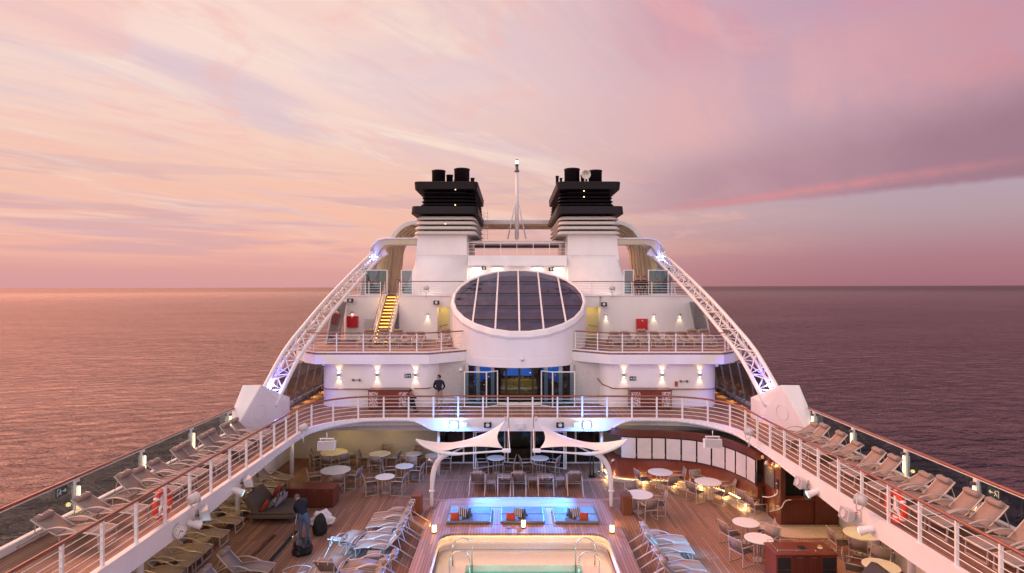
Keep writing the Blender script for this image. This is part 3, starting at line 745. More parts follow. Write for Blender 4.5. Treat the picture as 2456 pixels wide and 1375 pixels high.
# staircase
root = empty('staircase', (-8.42, 35.6, ZB), 'steep staircase with orange lit treads from sun deck to top deck', 'staircase')
n_ = 14; dz = (ZC - ZB) / n_; dy = 3.9 / n_; y0 = 35.7
for i in range(n_):
    zt = ZB + dz * (i + 1); ys = y0 + dy * i
    tr_ = MB(); tr_.box(-8.85, -7.98, ys - .05, ys + dy + .04, zt - .04, zt); tr_.box(-8.85, -7.98, ys + dy, ys + dy + .02, zt, zt + dz - .05)
    to = tr_.build('tread', mahog, root)
    MB().box(-8.8, -8.03, ys - .03, ys - .005, zt - .10, zt - .041).build('tread_light', stairl, to)
for xx in (-8.91, -7.93):
    st_ = MB(); st_.xprism([(y0 - .1, ZB), (y0 + .25, ZB), (y0 + 3.95, ZC - .05), (y0 + 3.95, ZC + .1), (y0 + 3.6, ZC + .1), (y0 - .1, ZB + .2)], xx - .03, xx + .03); st_.build('stringer', white, root)
    MB().tube([(xx, y0 - .15, ZB + .95), (xx, y0 + .1, ZB + 1.1), (xx, y0 + 3.5, ZC + .98)], .03, 8).build('handrail', varn, root)
    for k in range(1, 5):
        MB().tube([(xx, y0, ZB + .22 * k - .02), (xx, y0 + 3.5, ZC + .2 * k - .06)], .011, 6).build('rail_bar', railw, root)
    for k in range(5):
        f_ = k / 4; MB().box(xx - .02, xx + .02, y0 + 3.4 * f_, y0 + 3.4 * f_ + .04, ZB + (ZC - ZB) * f_ * .97, ZB + (ZC - ZB) * f_ * .97 + 1.06).build('post', railw, root)
for f_ in (.15, .45, .75):
    light('stair_lamp', 'POINT', (-8.42, y0 + 3.6 * f_, ZB + (ZC - ZB) * f_ + .75), 13, (1, .58, .14), root, size=.15)
# ------------------------------------------------------------------ skylight drum
root = empty('skylight_drum', (0, 34.9, 5), 'white drum topped by a large tilted oval skylight with dark panes', 'skylight')
CYY, RR = 34.9, 4.0
def zt(yy): return 8.65 + (yy - CYY) * (10.47 - 6.85) / 8.0
N = 72
ring = lambda r, cy, zf: [(r * math.sin(2 * math.pi * i / N), cy - r * math.cos(2 * math.pi * i / N), zf) for i in range(N)]
def tilt(r, dz_): return [(r * math.sin(2 * math.pi * i / N), CYY - r * math.cos(2 * math.pi * i / N), zt(CYY - r * math.cos(2 * math.pi * i / N)) + dz_) for i in range(N)]
db = MB(); A_ = tilt(RR - .06, -.34); B_ = []
for i in range(N):
    a = 2 * math.pi * i / N; B_.append((3.93 * math.sin(a), CYY - 3.93 * math.cos(a), 5.46))
C_ = [(p[0], p[1], 4.98) for p in B_]
B2 = [(p[0] * 1.006, CYY + (p[1] - CYY) * 1.006, 5.46) for p in B_]
V = A_ + B_; db.add(V, [(i, (i + 1) % N, N + (i + 1) % N, N + i) for i in range(N)], True)
V = B2 + [(p[0] * 1.006, CYY + (p[1] - CYY) * 1.006, 4.98) for p in B_]; db.add(V, [(i, (i + 1) % N, N + (i + 1) % N, N + i) for i in range(N)], True)
db.add(B_ + B2, [(i, (i + 1) % N, N + (i + 1) % N, N + i) for i in range(N)], False)
db.add([(p[0], p[1], 4.985) for p in B2], [tuple(range(N))])
db.build('drum_wall', white, root)
NP = 24
def tiltp(r, dz_, n=NP): return [(r * math.sin(2 * math.pi * (i + .5) / n), CYY - r * math.cos(2 * math.pi * (i + .5) / n), zt(CYY - r * math.cos(2 * math.pi * (i + .5) / n)) + dz_) for i in range(n)]
rm = MB(); L = [tiltp(4.0, -.36), tiltp(4.06, -.2), tiltp(3.98, .0), tiltp(3.86, .03), tiltp(3.80, -.05), tiltp(3.80, -.36)]
V = [p for l in L for p in l]; K = NP
rm.add(V, [(k * K + i, k * K + (i + 1) % K, ((k + 1) % 6) * K + (i + 1) % K, ((k + 1) % 6) * K + i) for k in range(6) for i in range(K)], False)
rm.build('rim', white, root, bevel=.02)
gl = MB(); gl.add(tiltp(3.82, -.03), [tuple(range(NP))]); gl.build('pane', sky_g, root)
def chord(xx, r=3.82): return math.sqrt(max(0, r * r - xx * xx))
for xx in (-2.56, -1.3, 0, 1.3, 2.56):
    c_h = chord(xx); ya, yb = CYY - c_h, CYY + c_h
    mb = MB(); mb.hexa([(xx - .045, ya, zt(ya) - .03), (xx + .045, ya, zt(ya) - .03), (xx + .045, yb, zt(yb) - .03), (xx - .045, yb, zt(yb) - .03),
                        (xx - .045, ya, zt(ya) + .035), (xx + .045, ya, zt(ya) + .035), (xx + .045, yb, zt(yb) + .035), (xx - .045, yb, zt(yb) + .035)])
    mb.build('mullion', white, root)
for yy in (32.35, 33.95, 35.5, 37.1):
    c_h = chord(yy - CYY) - .03
    MB().box(-c_h, c_h, yy - .03, yy + .03, zt(yy) - .06, zt(yy) - .012).build('glazing_bar', blackd, root)
bm_ = mat('blind_purple', (.25, .18, .22), .7, var=.1, scale=2); bn_ = mat('blind_blue', (.26, .245, .34), .7, var=.1, scale=2)
bb = MB()
for k in range(5):
    yy = 31.2 + k * 1.57; y2 = yy + 1.0
    c_h = min(chord(yy - CYY, 3.76), chord(min(y2, 38.6) - CYY, 3.76))
    bb.hexa([(-c_h, yy, zt(yy) - .36), (c_h, yy, zt(yy) - .36), (c_h, y2, zt(y2) - .36), (-c_h, y2, zt(y2) - .36), (-c_h, yy, zt(yy) - .3), (c_h, yy, zt(yy) - .3), (c_h, y2, zt(y2) - .3), (-c_h, y2, zt(y2) - .3)])
bb.build('inner_blind', bm_, root)
gl = MB(); gl.add(tiltp(3.79, -.42), [tuple(range(NP))]); gl.build('inner_screen', bn_, root)
# ------------------------------------------------------------------ funnel house and funnels
root = empty('funnel_house', (0, 44, ZC), 'white house below the funnels with sloping front and lit recess', 'house')
h_ = MB(); h_.yprism([(-7.66, ZC + .05), (-7.66, 11.64), (7.66, 11.64), (7.66, ZC + .05)], 44.0, 58); h_.build('house_body', white, root)
for s_ in (-1, 1):
    sk = MB()
    xo0, xo1, xi = 8.15 * s_, 7.66 * s_, 3.76 * s_
    fy = 41.0
    V = [(xo0, fy, ZC + .05), (xi, fy + .9, ZC + .05), (xi, 43.995, ZC + .05), (xo0, 43.995, ZC + .05), (xo1, 43.97, 11.64), (xi, 43.97, 11.64), (xi, 43.995, 11.64), (xo1, 43.995, 11.64)]
    # soft concave flare: split into bands
    rows = []
    for k in range(9):
        f_ = k / 8; zz_ = ZC + .05 + (11.64 - ZC - .05) * f_; yy = 43.98 - 3.0 * (1 - f_) ** 1.35; xo = s_ * (7.66 + .55 * (1 - f_) ** 1.6); xn = s_ * (3.76 - .1 * (1 - f_))
        rows.append([(xo, 44.3, zz_), (xo, yy + .25, zz_), (xo - s_ * .25, yy, zz_), (xn, yy, zz_), (xn, 44.1, zz_)])
    sk.sheet(rows, .02)
    sk.add([rows[0][i] for i in range(5)], [(0, 1, 2, 3, 4)])
    sk.build('sloping_front', white, root)
ln = MB(); ln.xprism([(43.99, 11.64), (43.55, 11.2), (43.3, 10.85), (43.99, 10.85)], -3.7, 3.7); ln.build('lintel', white, root)
for xx, lb in ((-3.05, 'first'), (-1.52, 'second'), (1.52, 'third'), (3.05, 'fourth')):
    lt = empty('recess_lamp', (xx, 43.5, 10.6), 'bright rectangular lamp above the skylight, %s from the left' % lb, 'lamp', 'bright lamps above the skylight')
    MB().box(xx - .38, xx + .38, 43.5, 43.95, 10.66, 10.78).build('housing', white, lt)
    MB().box(xx - .35, xx + .35, 43.46, 43.9, 10.50, 10.655).build('lens', emis('recess_lens', (1, .86, .68), 7) if 'recess_lens' not in MATS else MATS['recess_lens'], lt, bevel=.03)
    light('recess_light', 'AREA', (xx, 43.4, 10.45), 5, (1, .72, .42), lt, aim=(xx, 43.0, 8), size=.5)
for s_, sd_ in ((-1, 'left'), (1, 'right')):
    root = empty('funnel', (s_ * 5.5, 48, 11.6), '%s funnel with white louvres, black top and paired black exhaust pipes' % sd_, 'funnel')
    tw = MB(); tw.yprism([(3.78, 11.6), (3.8, 13.3), (7.5, 13.3), (7.68, 11.6)], 44.0, 53.5); 
    if s_ < 0: tw.mirror()
    tw.build('tower', white, root, bevel=.08)
    co_ = MB(); co_.box(3.9, 7.1, 44.6, 52.5, 13.2, 17.0)
    if s_ < 0: co_.mirror()
    co_.build('core', blackd, root)
    def slab(name, x0, x1, ya, yb, z0, z1, fl0, fl1, m, r=.45):
        """rounded slab; fl0 / fl1 shrink its bottom / top outline"""
        def rr(k): return rrect(x0 + k, x1 - k, ya + k, yb - k, max(.05, r - k * .5), 5)
        a, b = rr(fl0), rr(fl1); n = len(a); q = MB()
        q.add([(p[0], p[1], z0) for p in a] + [(p[0], p[1], z1) for p in b], [tuple(range(n - 1, -1, -1)), tuple(range(n, 2 * n))] + [(i, (i + 1) % n, n + (i + 1) % n, n + i) for i in range(n)])
        if s_ < 0: q.mirror()
        q.build(name, m, root, bevel=.03)
    for k in range(4):
        z0 = 13.22 + k * .365; gg = .05 * k
        slab('white_louvre', 2.98 + gg * .6, 7.78 - gg, 43.55 + gg * .5, 53.3, z0, z0 + .05, .0, 0, mat('louvre_white', (.62, .58, .54), .45, var=.06), .5)
        slab('white_louvre', 2.98 + gg * .6, 7.78 - gg, 43.55 + gg * .5, 53.3, z0 + .051, z0 + .25, .0, .2, mat('louvre_white', (.62, .58, .54)), .5)
    slab('black_band', 2.9, 7.95, 43.4, 53.5, 14.72, 15.30, .0, .06, black, .4)
    for k in range(4):
        z0 = 15.42 + k * .27; gg = .12 * k
        slab('black_louvre', 3.0 + gg * .25, 7.3 - gg * .35, 43.75 + gg * .3, 52.9, z0, z0 + .13, .0, .16, black, .4)
    slab('black_cap', 2.95, 7.72, 43.4, 53.5, 16.55, 17.12, .05, .0, black, .4)
    pk_ = [(6.37, 47.5, .54, 18.72), (4.48, 47.5, .62, 18.85), (6.3, 51, .45, 18.4), (5.55, 48.2, .27, 18.5), (5.15, 49.5, .17, 18.35)] + ([(3.75, 49.5, .1, 18.5), (3.3, 47.8, .12, 18.35)] if s_ > 0 else [(3.75, 49.5, .16, 18.5)])
    for (px_, py_, pr, pz) in pk_:
        pp = MB(); pp.lathe([(pr, 17.1), (pr, pz - .12), (pr + .03, pz - .10), (pr + .03, pz), (pr * .86, pz), (pr * .84, pz - .5)], (s_ * px_, py_, 0), 28); pp.build('exhaust_pipe', black, root)
    for (lx, lz) in ((4.6, 16.5), (4.62, 15.36), (5.35, 13.95)) if s_ < 0 else ((4.95, 16.4), (4.95, 15.96)):
        MB().box(s_ * lx - .035, s_ * lx + .035, 43.33, 43.41, lz - .03, lz + .03).build('service_lamp', tubew, root)
r_ = MB(); M_ = Matrix.Rotation(R(90), 4, 'X')
r_.lathe([(.10, -.5), (.10, .0), (.13, .12), (.2, .24), (.36, .34), (.37, .36), (.3, .33), (.12, .1)], (5.32, 45.4, 17.95), 24, M_); r_.cyl((5.32, 45.6, 17.1), (5.32, 45.6, 17.95), .07)
tag(r_.build('ship_horn', mat('horn_white', (.7, .66, .6), .35)), 'pale trumpet horn standing between the pipes of the right funnel', 'horn')
# mast
root = empty('mast', (0, 48, 13.2), 'slim white mast on tripod legs with a lit lamp on top', 'mast')
MB().tube([(0, 48, 13.2), (0, 48, 18.9)], [.17, .11], 10).build('pole', railw, root)
for xx, yy in ((-.75, 48.0), (.75, 48.0), (0, 49.2)): MB().tube([(xx, yy, 13.2), (0, 48, 16.7)], .055, 6).build('leg', railw, root)
MB().lathe([(.14, 18.7), (.22, 18.75), (.22, 18.82), (.13, 18.84), (.13, 19.3), (.17, 19.32), (.17, 19.36)], (0, 48, 0), 12).build('lamp_body', steeld, root)
MB().lathe([(.12, 19.36), (.13, 19.62)], (0, 48, 0), 12).build('lamp_glass', emis('mast_lamp', (1, .8, .5), 6), root)
MB().lathe([(.17, 19.62), (.12, 19.72), (.03, 19.76)], (0, 48, 0), 12).build('lamp_cap', steeld, root)
rg = MB()
for k in range(9): rg.tube([(-.28, 48, 13.7 + k * .3), (.28, 48, 13.7 + k * .3)], .012, 5)
rg.build('rung', railw, root)
root = empty('glass_canopy', (0, 46.5, 13), 'low frosted canopy roof between the funnel towers behind the balcony', 'canopy')
MB().hexa([(-3.6, 45.2, 12.75), (3.6, 45.2, 12.75), (3.6, 50, 13.05), (-3.6, 50, 13.05), (-3.6, 45.2, 12.83), (3.6, 45.2, 12.83), (3.6, 50, 13.13), (-3.6, 50, 13.13)]).build('roof_panel', greyw, root)
rb_ = MB()
for k in range(7): rb_.tube([(-3 + k, 45.25, 12.86), (-3 + k, 49.9, 13.16)], .03, 5)
rb_.build('roof_rib', railw, root)
MB().box(-3.6, 3.6, 49.8, 49.9, 12.55, 12.95).build('rear_screen', mat('dusky_screen', (.30, .22, .22), .5, var=.08), root)
# ladder by left funnel
ld = MB()
for s2 in (-.16, .16): ld.tube([(-2.62 + s2, 49.5, 13.2), (-2.62 + s2, 49.5, 15.7)], .018, 5)
for k in range(8): ld.tube([(-2.78, 49.5, 13.4 + k * .3), (-2.46, 49.5, 13.4 + k * .3)], .014, 5)
tag(ld.build('ladder', railw), 'thin white ladder rising beside the left funnel', 'ladder')
# ------------------------------------------------------------------ rear hoop, side shells, front beams
hoop = [(0, 15.35), (9.1, 15.35)] + [(9.1 + 2.55 * math.sin(a), 12.8 + 2.55 * math.cos(a)) for a in [R(15 * i) for i in range(1, 7)]] + [(11.7, 12.0), (11.9, 10.5), (12.1, ZC - .3)]
hin = [(0, 14.97), (9.0, 14.97)] + [(9.0 + 2.27 * math.sin(a), 12.7 + 2.27 * math.cos(a)) for a in [R(15 * i) for i in range(1, 7)]] + [(11.32, 12.0), (11.5, 10.5), (11.7, ZC - .3)]
hrr = [(0, 14.75), (7.9, 14.75)] + [(7.9 + 2.9 * math.sin(a), 11.85 + 2.9 * math.cos(a)) for a in [R(15 * i) for i in range(1, 7)]] + [(10.82, 11.4), (10.95, 10.3), (11.1, ZC - .3)]
full_o = [(-p[0], p[1]) for p in hoop[::-1]] + hoop[1:]; full_i = [(-p[0], p[1]) for p in hin[::-1]] + hin[1:]
root = empty('hoop_arch', (0, 57, ZC), 'big white rounded hoop arch spanning the ship behind the funnels', 'arch')
h_ = MB(); n_ = len(full_o)
V = [(p[0], 53, p[1]) for p in full_o] + [(p[0], 53, p[1]) for p in full_i] + [(p[0], 53.5, p[1]) for p in full_i] + [(p[0], 53.5, p[1]) for p in full_o]
h_.add(V, [(k * n_ + i, k * n_ + i + 1, ((k + 1) % 4) * n_ + i + 1, ((k + 1) % 4) * n_ + i) for k in range(4) for i in range(n_ - 1)])
h_.build('arch_band', hullw, root, bevel=.05)
full_r = [(-p[0], p[1]) for p in hrr[::-1]] + hrr[1:]
ci_ = smoothpath([(p[0], 53.3, p[1]) for p in full_i], 2); cr_ = smoothpath([(p[0], 55.6, p[1]) for p in full_r], 2)
MB().sheet([[a.lerp(b, k / 4) for a, b in zip(ci_, cr_)] for k in range(5)], .04).build('inner_lining', cream, root)
for k in range(1, 4): MB().tube([a.lerp(b, k / 4) + Vector((-.05 if a.x > 0 else .05, 0, -.05)) for a, b in zip(ci_, cr_)], .06, 4).build('frame_rib', cream, root)
for k in range(4, len(ci_) - 4, 3):
    if abs(ci_[k].x) > 8.5: MB().tube([ci_[k] + Vector((0, 0, -.06)), cr_[k] + Vector((0, 0, -.06))], .04, 4).build('stringer', cream, root)
for s_, sd_ in ((-1, 'left'), (1, 'right')):
    root = empty('side_shell', (s_ * 11, 48, ZC), 'curved cream ribbed wind shell on the %s between truss top and rear hoop' % sd_, 'wind shell')
    fp = [(10.6, 12.4), (10.7, 12.2), (10.85, 11.8), (11.2, 11.0), (11.5, 9.8), (11.9, ZC)]
    bp_ = [(11.15, 13.1), (11.2, 12.7), (11.25, 12.0), (11.35, 11.0), (11.45, 9.9), (11.6, ZC)]
    def srow(f_):
        return [(s_ * (a[0] + (b[0] - a[0]) * f_), 44.6 + 8.4 * f_, a[1] + (b[1] - a[1]) * f_ ** 1.3) for a, b in zip(smoothpath([(p[0], 0, p[1]) for p in fp], 4), smoothpath([(p[0], 0, p[1]) for p in bp_], 4)) for a, b in [((a[0], a[2]), (b[0], b[2]))]]
    G = [srow(k / 10) for k in range(11)]
    MB().sheet(G, .06).build('shell_skin', cream, root)
    rb_ = MB()
    for k in range(0, 11, 2): rb_.tube([(p[0] - s_ * .08, p[1], p[2]) for p in G[k]], .09, 4)
    rb_.build('frame_rib', cream, root)
    st_ = MB()
    for j in range(2, len(G[0]), 3): st_.tube([(G[k][j][0] - s_ * .06, G[k][j][1], G[k][j][2]) for k in range(11)], .045, 4)
    st_.build('stringer', cream, root)
    light('shell_lamp', 'SPOT', (s_ * 10.0, 46.5, 9.2), 130, (1, .78, .38), root, aim=(s_ * 11.2, 50, 12.4), size=.15, spot=120, blend=1)
    # front beam with rounded elbow
    root = empty('front_beam', (s_ * 9, 44, 12.9), 'cream boxed beam from %s funnel tower out to the truss head' % sd_, 'beam')
    e_ = [(7.4, 12.95), (9.9, 12.95), (10.5, 12.85), (10.9, 12.5), (11.15, 11.9)]; i_ = [(7.4, 12.45), (9.7, 12.45), (10.1, 12.35), (10.35, 12.05), (10.6, 11.6)]
    poly = e_ + i_[::-1]
    q = MB().yprism([(p[0] * s_, p[1]) for p in poly], 44.1, 44.9)
    q.build('beam_body', cream, root, bevel=.04)
    MB().tube([(s_ * p[0], 44.08, p[1] - .02) for p in e_], .06, 6).build('edge_pipe', white, root)
    # truss
    root = empty('lattice_truss', (s_ * 12, 27, 4.6), 'white tubular lattice truss climbing the %s side with blue lights at its ends' % sd_, 'truss')
    cp = [(-11.95, 26.6, 4.2), (-11.8, 29.07, 6.0), (-11.6, 31.1, 7.07), (-11.4, 34.0, 8.34), (-11.2, 37.06, 9.53), (-11.0, 41.2, 10.96), (-10.85, 44.6, 12.05)]
    A_ = resample(smoothpath([(s_ * -p[0] * -1, p[1], p[2]) for p in cp], 6), 1.05)
    A_ = [Vector((s_ * abs(p.x) , p.y, p.z)) for p in A_]
    nA = len(A_); Bc, Cc = [], []
    for i, p in enumerate(A_):
        tv = (A_[min(i + 1, nA - 1)] - A_[max(i - 1, 0)]).normalized(); up_ = Vector((1, 0, 0)).cross(tv).normalized()
        if up_.z < 0: up_ = -up_
        k = 1 - .22 * i / nA
        Bc.append(p + Vector((-s_ * .62 * k, 0, 0)) - up_ * .52 * k); Cc.append(p + Vector((s_ * .10, 0, 0)) - up_ * .62 * k)
    MB().tube(A_, .105, 10).build('chord', railw, root); MB().tube(Bc, .105, 10).build('chord', railw, root); MB().tube(Cc, .085, 10).build('chord', railw, root)
    wb = MB()
    for i in range(nA - 1):
        for U, Vv in ((A_, Bc), (A_, Cc), (Bc, Cc)):
            wb.tube([U[i], Vv[i + 1]] if i % 2 else [Vv[i], U[i + 1]], .034, 6)
            wb.tube([U[i], Vv[i]], .030, 6)
    wb.build('lattice_brace', railw, root)
    MB().obox(A_[1] * .4 + Cc[1] * .6 + Vector((-s_ * .2, -.1, -.25)), .14, .5, .1).build('led_bar', bluel, root); MB().obox(A_[-2] * .5 + Bc[-2] * .5, .14, .5, .1).build('led_bar', bluel, root)
    light('truss_led', 'POINT', A_[1] * .35 + Bc[1] * .35 + Cc[1] * .3 + Vector((0, -.2, .1)), 380, (.10, .12, 1), root, size=.1)
    light('truss_led', 'POINT', A_[-2] * .4 + Bc[-2] * .4 + Cc[-2] * .2, 200, (.12, .18, 1), root, size=.1)
    hd = MB(); hd.obox((s_ * 10.55, 44.75, 11.95), .95, .5, 1.0, Matrix.Rotation(R(s_ * 30), 3, 'Y')); hd.build('truss_head', white, root, bevel=.06)
    # foot box
    root = empty('truss_foot', (s_ * 12, 26.5, ZA), 'white faceted foot box of the %s truss on the side deck' % sd_, 'truss foot')
    V = {'A': (-12.35, 25.9, 4.92), 'B': (-11.55, 25.95, 4.92), 'C': (-11.2, 27.35, 3.92), 'D': (-11.2, 27.35, ZA + .01), 'E': (-12.05, 25.3, ZA + .01), 'F': (-12.75, 25.6, 3.35), 'G': (-12.6, 28.2, ZA + .01), 'H': (-12.4, 28.2, 4.4), 'K': (-11.2, 28.4, 3.9), 'M': (-11.2, 28.4, ZA + .01), 'T': (-11.75, 24.75, 3.05), 'S': (-12.6, 24.9, 3.05)}
    bmx = bmesh.new()
    for kk in ('A', 'B', 'C', 'D', 'G', 'H', 'K', 'M'): bmx.verts.new((s_ * -V[kk][0] * -1 if False else (V[kk][0] if s_ < 0 else -V[kk][0]), V[kk][1], V[kk][2]))
    for p in ((-12.2, 24.75, ZA + .25), (-12.62, 25.0, ZA + .45), (-12.2, 24.75, ZA + .01), (-12.62, 25.0, ZA + .01)): bmx.verts.new((p[0] if s_ < 0 else -p[0], p[1], p[2]))
    bmesh.ops.convex_hull(bmx, input=bmx.verts)
    mb = MB(); bmx.verts.ensure_lookup_table(); bmx.verts.index_update()
    bmesh.ops.dissolve_limit(bmx, angle_limit=R(3), verts=bmx.verts, edges=bmx.edges); bmx.verts.index_update()
    mb.add([v.co for v in bmx.verts], [tuple(v.index for v in f.verts) for f in bmx.faces]); bmx.free()
    mb.build('foot_body', white, root, bevel=.03)
    best = None
    for f in mb.f:
        p_ = [Vector(mb.v[i]) for i in f]; n_ = (p_[1] - p_[0]).cross(p_[2] - p_[0]).normalized(); c_ = sum(p_, Vector()) / len(p_)
        if n_.dot(c_ - Vector((s_ * 12.0, 26.7, 3.6))) < 0: n_ = -n_
        ar_ = sum(((p_[i] - c_).cross(p_[(i + 1) % len(p_)] - c_)).length for i in range(len(p_))) * (1 if n_.y < -.2 and n_.x * s_ < .3 else 0)
        if best is None or ar_ > best[0]: best = (ar_, c_, n_)
    c_, n_ = best[1], best[2]; u_ = n_.cross(Vector((0, 0, 1))).normalized(); w_ = u_.cross(n_)
    MB().tube([c_ + n_ * .004 + u_ * (.34 * math.cos(R(a))) + w_ * (.34 * math.sin(R(a)) + .1) for a in range(0, 360, 15)], .010, 5, closed=True).build('hatch_ring', greyw, root)
    # leaning glass walls
    for lb, z0, z1, ya, yb in (('lower', ZA, 5.15, 29.0, 46), ('upper', ZB, 8.3, 35.6, 38.4), ('top', ZC, 10.6, 40.5, 45.5)):
        root = empty('glass_wall', (s_ * 12.3, ya, z0), '%s tall tinted glass wall along the %s ship side behind the truss' % (lb, sd_), 'glass wall')
        k = int((yb - ya) / 1.4)
        pm = MB(); gm = MB(); bs = MB()
        xb, xt = 12.35, 11.9
        if lb == 'top': xb, xt = 10.95, 10.65
        if lb == 'upper': xb, xt = 11.75, 11.3
        for i in range(k + 1):
            yy = ya + (yb - ya) * i / k
            pm.tube([(s_ * xb, yy, z0), (s_ * xt, yy, z1)], .055, 4)
            if lb == 'lower': pm.hexa([(s_ * (xb - .42), yy - .04, z0 + .01), (s_ * (xb - .05), yy - .04, z0 + .01), (s_ * (xb - .05), yy + .04, z0 + .01), (s_ * (xb - .42), yy + .04, z0 + .01), (s_ * (xb - .12), yy - .04, z0 + .5), (s_ * (xb - .05), yy - .04, z0 + .5), (s_ * (xb - .05), yy + .04, z0 + .5), (s_ * (xb - .12), yy + .04, z0 + .5)])
        gm.hexa([(s_ * xb - .008, ya, z0 + .2), (s_ * xb + .008, ya, z0 + .2), (s_ * xb + .008, yb, z0 + .2), (s_ * xb - .008, yb, z0 + .2), (s_ * xt - .008, ya, z1), (s_ * xt + .008, ya, z1), (s_ * xt + .008, yb, z1), (s_ * xt - .008, yb, z1)])
        bs.box(min(s_ * (xb - .06), s_ * (xb + .06)), max(s_ * (xb - .06), s_ * (xb + .06)), ya, yb, z0, z0 + .19)
        pm.build('post', steel if lb == 'lower' else greyw, root); gm.build('pane', glass_d if lb != 'top' else glass_t, root); bs.build('base_rail', greyw, root)
    # deck lights by the lower glass wall
    for k in range(7):
        yy = 29.7 + 1.42 * k
        lt = empty('deck_light', (s_ * 12.05, yy, ZA + .3), 'small amber floor light at the foot of the %s glass wall, %s from the camera' % (sd_, ORD[k]), 'lamp', 'amber floor lights by the glass walls')
        MB().box(s_ * 12.0 - .05, s_ * 12.0 + .05, yy - .06, yy + .06, ZA + .3, ZA + .36).build('lamp_body', steel, lt)
        light('deck_lamp', 'SPOT', (s_ * 11.93, yy, ZA + .45), 26, (1, .56, .10), lt, aim=(s_ * 11.75, yy, ZA), size=.03, spot=125, blend=.8)
# glass screens on top deck
for x0, x1, lb in ((-10.55, -9.05, 'left of the staircase head'), (-8.05, -7.3, 'right of the staircase head'), (7.35, 8.0, 'beside the right funnel house'), (9.05, 10.4, 'right of the two distant people')):
    windscreen('glass_screen', [(x0, 40.4), (x1, 40.4)], ZC + .06, 1.75, 'white framed glass screen on the top deck %s' % lb, 'glass screens on the top deck')
# ------------------------------------------------------------------ furniture prototypes
def ribbon(pts, w, th):   # flat strip: pts in (x, z), width along y
    G = [[(p[0], -w / 2, p[1]), (p[0], w / 2, p[1])] for p in pts]
    return MB().sheet(G, th, True)
def lounger_proto(low=False):
    r_ = empty('sun_lounger', (0, 0, 0), 'x', 'sun lounger')
    sp = [(p.x, p.z) for p in smoothpath([(1.0, 0, .345), (.78, 0, .385), (.45, 0, .41), (.15, 0, .375), (-.08, 0, .335)], 4)]
    ribbon(sp, .58, .018).build('seat', sling, r_, world=False)
    tilt_ = R(-16) if low else 0
    bp_ = [(-.08 + (p.x + .08) * math.cos(tilt_) + (p.z - .34) * math.sin(tilt_), .34 - (p.x + .08) * math.sin(tilt_) * -1 * -1 * -1 + (p.z - .34) * math.cos(tilt_)) if False else (-.08 + (p.x + .08) * math.cos(tilt_) + (p.z - .34) * math.sin(tilt_), .34 - (p.x + .08) * math.sin(tilt_) + (p.z - .34) * math.cos(tilt_)) for p in smoothpath([(-.08, 0, .34), (-.24, 0, .49), (-.43, 0, .69), (-.60, 0, .89)], 3)]
    ribbon(bp_, .58, .018).build('backrest', sling, r_, world=False)
    f_ = MB()
    for s_ in (-1, 1):
        y_ = s_ * .31
        f_.tube([(p[0], y_, p[1]) for p in sp], .022, 6); f_.tube([(p[0], y_, p[1]) for p in bp_], .02, 6)
    for q in ((1.0, .345), (-.08, .335), bp_[-1], (.3, .375)): f_.tube([(q[0], -.31, q[1] - .01), (q[0], .31, q[1] - .01)], .018, 6)
    f_.build('frame', champ, r_, world=False)
    for s_ in (-1, 1):
        y_ = s_ * .345
        arm = smoothpath([(.52, y_, .40), (.30, y_, .50), (.02, y_, .555), (-.3, y_, .50), (-.62, y_, .33), (-.90, y_, .15), (-1.14, y_, .0)], 4)
        MB().tube(arm, .032, 6, flat=.6).build('armrest', champ, r_, world=False)
        MB().tube([(bp_[-3][0], s_ * .30, bp_[-3][1]), (-.62, s_ * .33, .34)], .012, 5).build('back_strut', champ, r_, world=False)
    lg = MB(); lg.tube([(.93, -.31, .35), (.95, -.31, .015), (.95, .31, .015), (.93, .31, .35)], .022, 4); lg.build('leg', champ, r_, world=False)
    lg = MB(); lg.tube([(-.02, -.31, .34), (-.02, -.31, .22), (-.02, .31, .22), (-.02, .31, .34)], .016, 4); lg.build('brace', champ, r_, world=False)
    pl = MB(); pl.lathe([(.02, -.24), (.075, -.235), (.085, -.2), (.088, 0), (.085, .2), (.075, .235), (.02, .24)], (bp_[-1][0] + .10, 0, bp_[-1][1] - .025), 12, Matrix.Rotation(R(90), 4, 'X'))
    h = pl.build('pillow', sling, r_, world=False)
    for q in (-.15, .15): MB().tube([(bp_[-1][0] + a_, q, bp_[-1][1] + b_) for a_, b_ in ((.17, .04), (.07, .065), (-.02, .01), (-.04, -.09))], .016, 4).build('strap', champ, h, world=False)
    return r_
def chair_proto():
    r_ = empty('armchair', (0, 0, 0), 'x', 'chair')
    MB().sheet([[(.26, -.25, .44), (.26, .25, .44)], [(0, -.25, .425), (0, .25, .425)], [(-.24, -.25, .43), (-.24, .25, .43)]], .022).build('seat', slingd, r_, world=False)
    MB().sheet([[(-.24, -.25, .52), (-.24, .25, .52)], [(-.285, -.25, .70), (-.285, .25, .70)], [(-.34, -.25, .88), (-.34, .25, .88)]], .016).build('backrest', sling, r_, world=False)
    for s_ in (-1, 1):
        y_ = s_ * .275
        MB().tube([(.26, y_, .64), (-.27, y_, .65)], .020, 6).build('armrest', champ, r_, world=False)
        MB().tube([(.27, y_, .65), (.27, y_, .01)], .017, 4).build('leg', champ, r_, world=False)
        MB().tube([(-.35, y_, .90), (-.25, y_, .45), (-.27, y_, .01)], .017, 4).build('leg', champ, r_, world=False)
        MB().tube([(.27, y_, .015), (-.27, y_, .015)], .014, 4).build('runner', champ, r_, world=False)
    f_ = MB()
    for x_, z_ in ((.26, .43), (-.25, .43), (-.35, .89)): f_.tube([(x_, -.275, z_), (x_, .275, z_)], .014, 5)
    f_.build('cross_rail', champ, r_, world=False)
    return r_
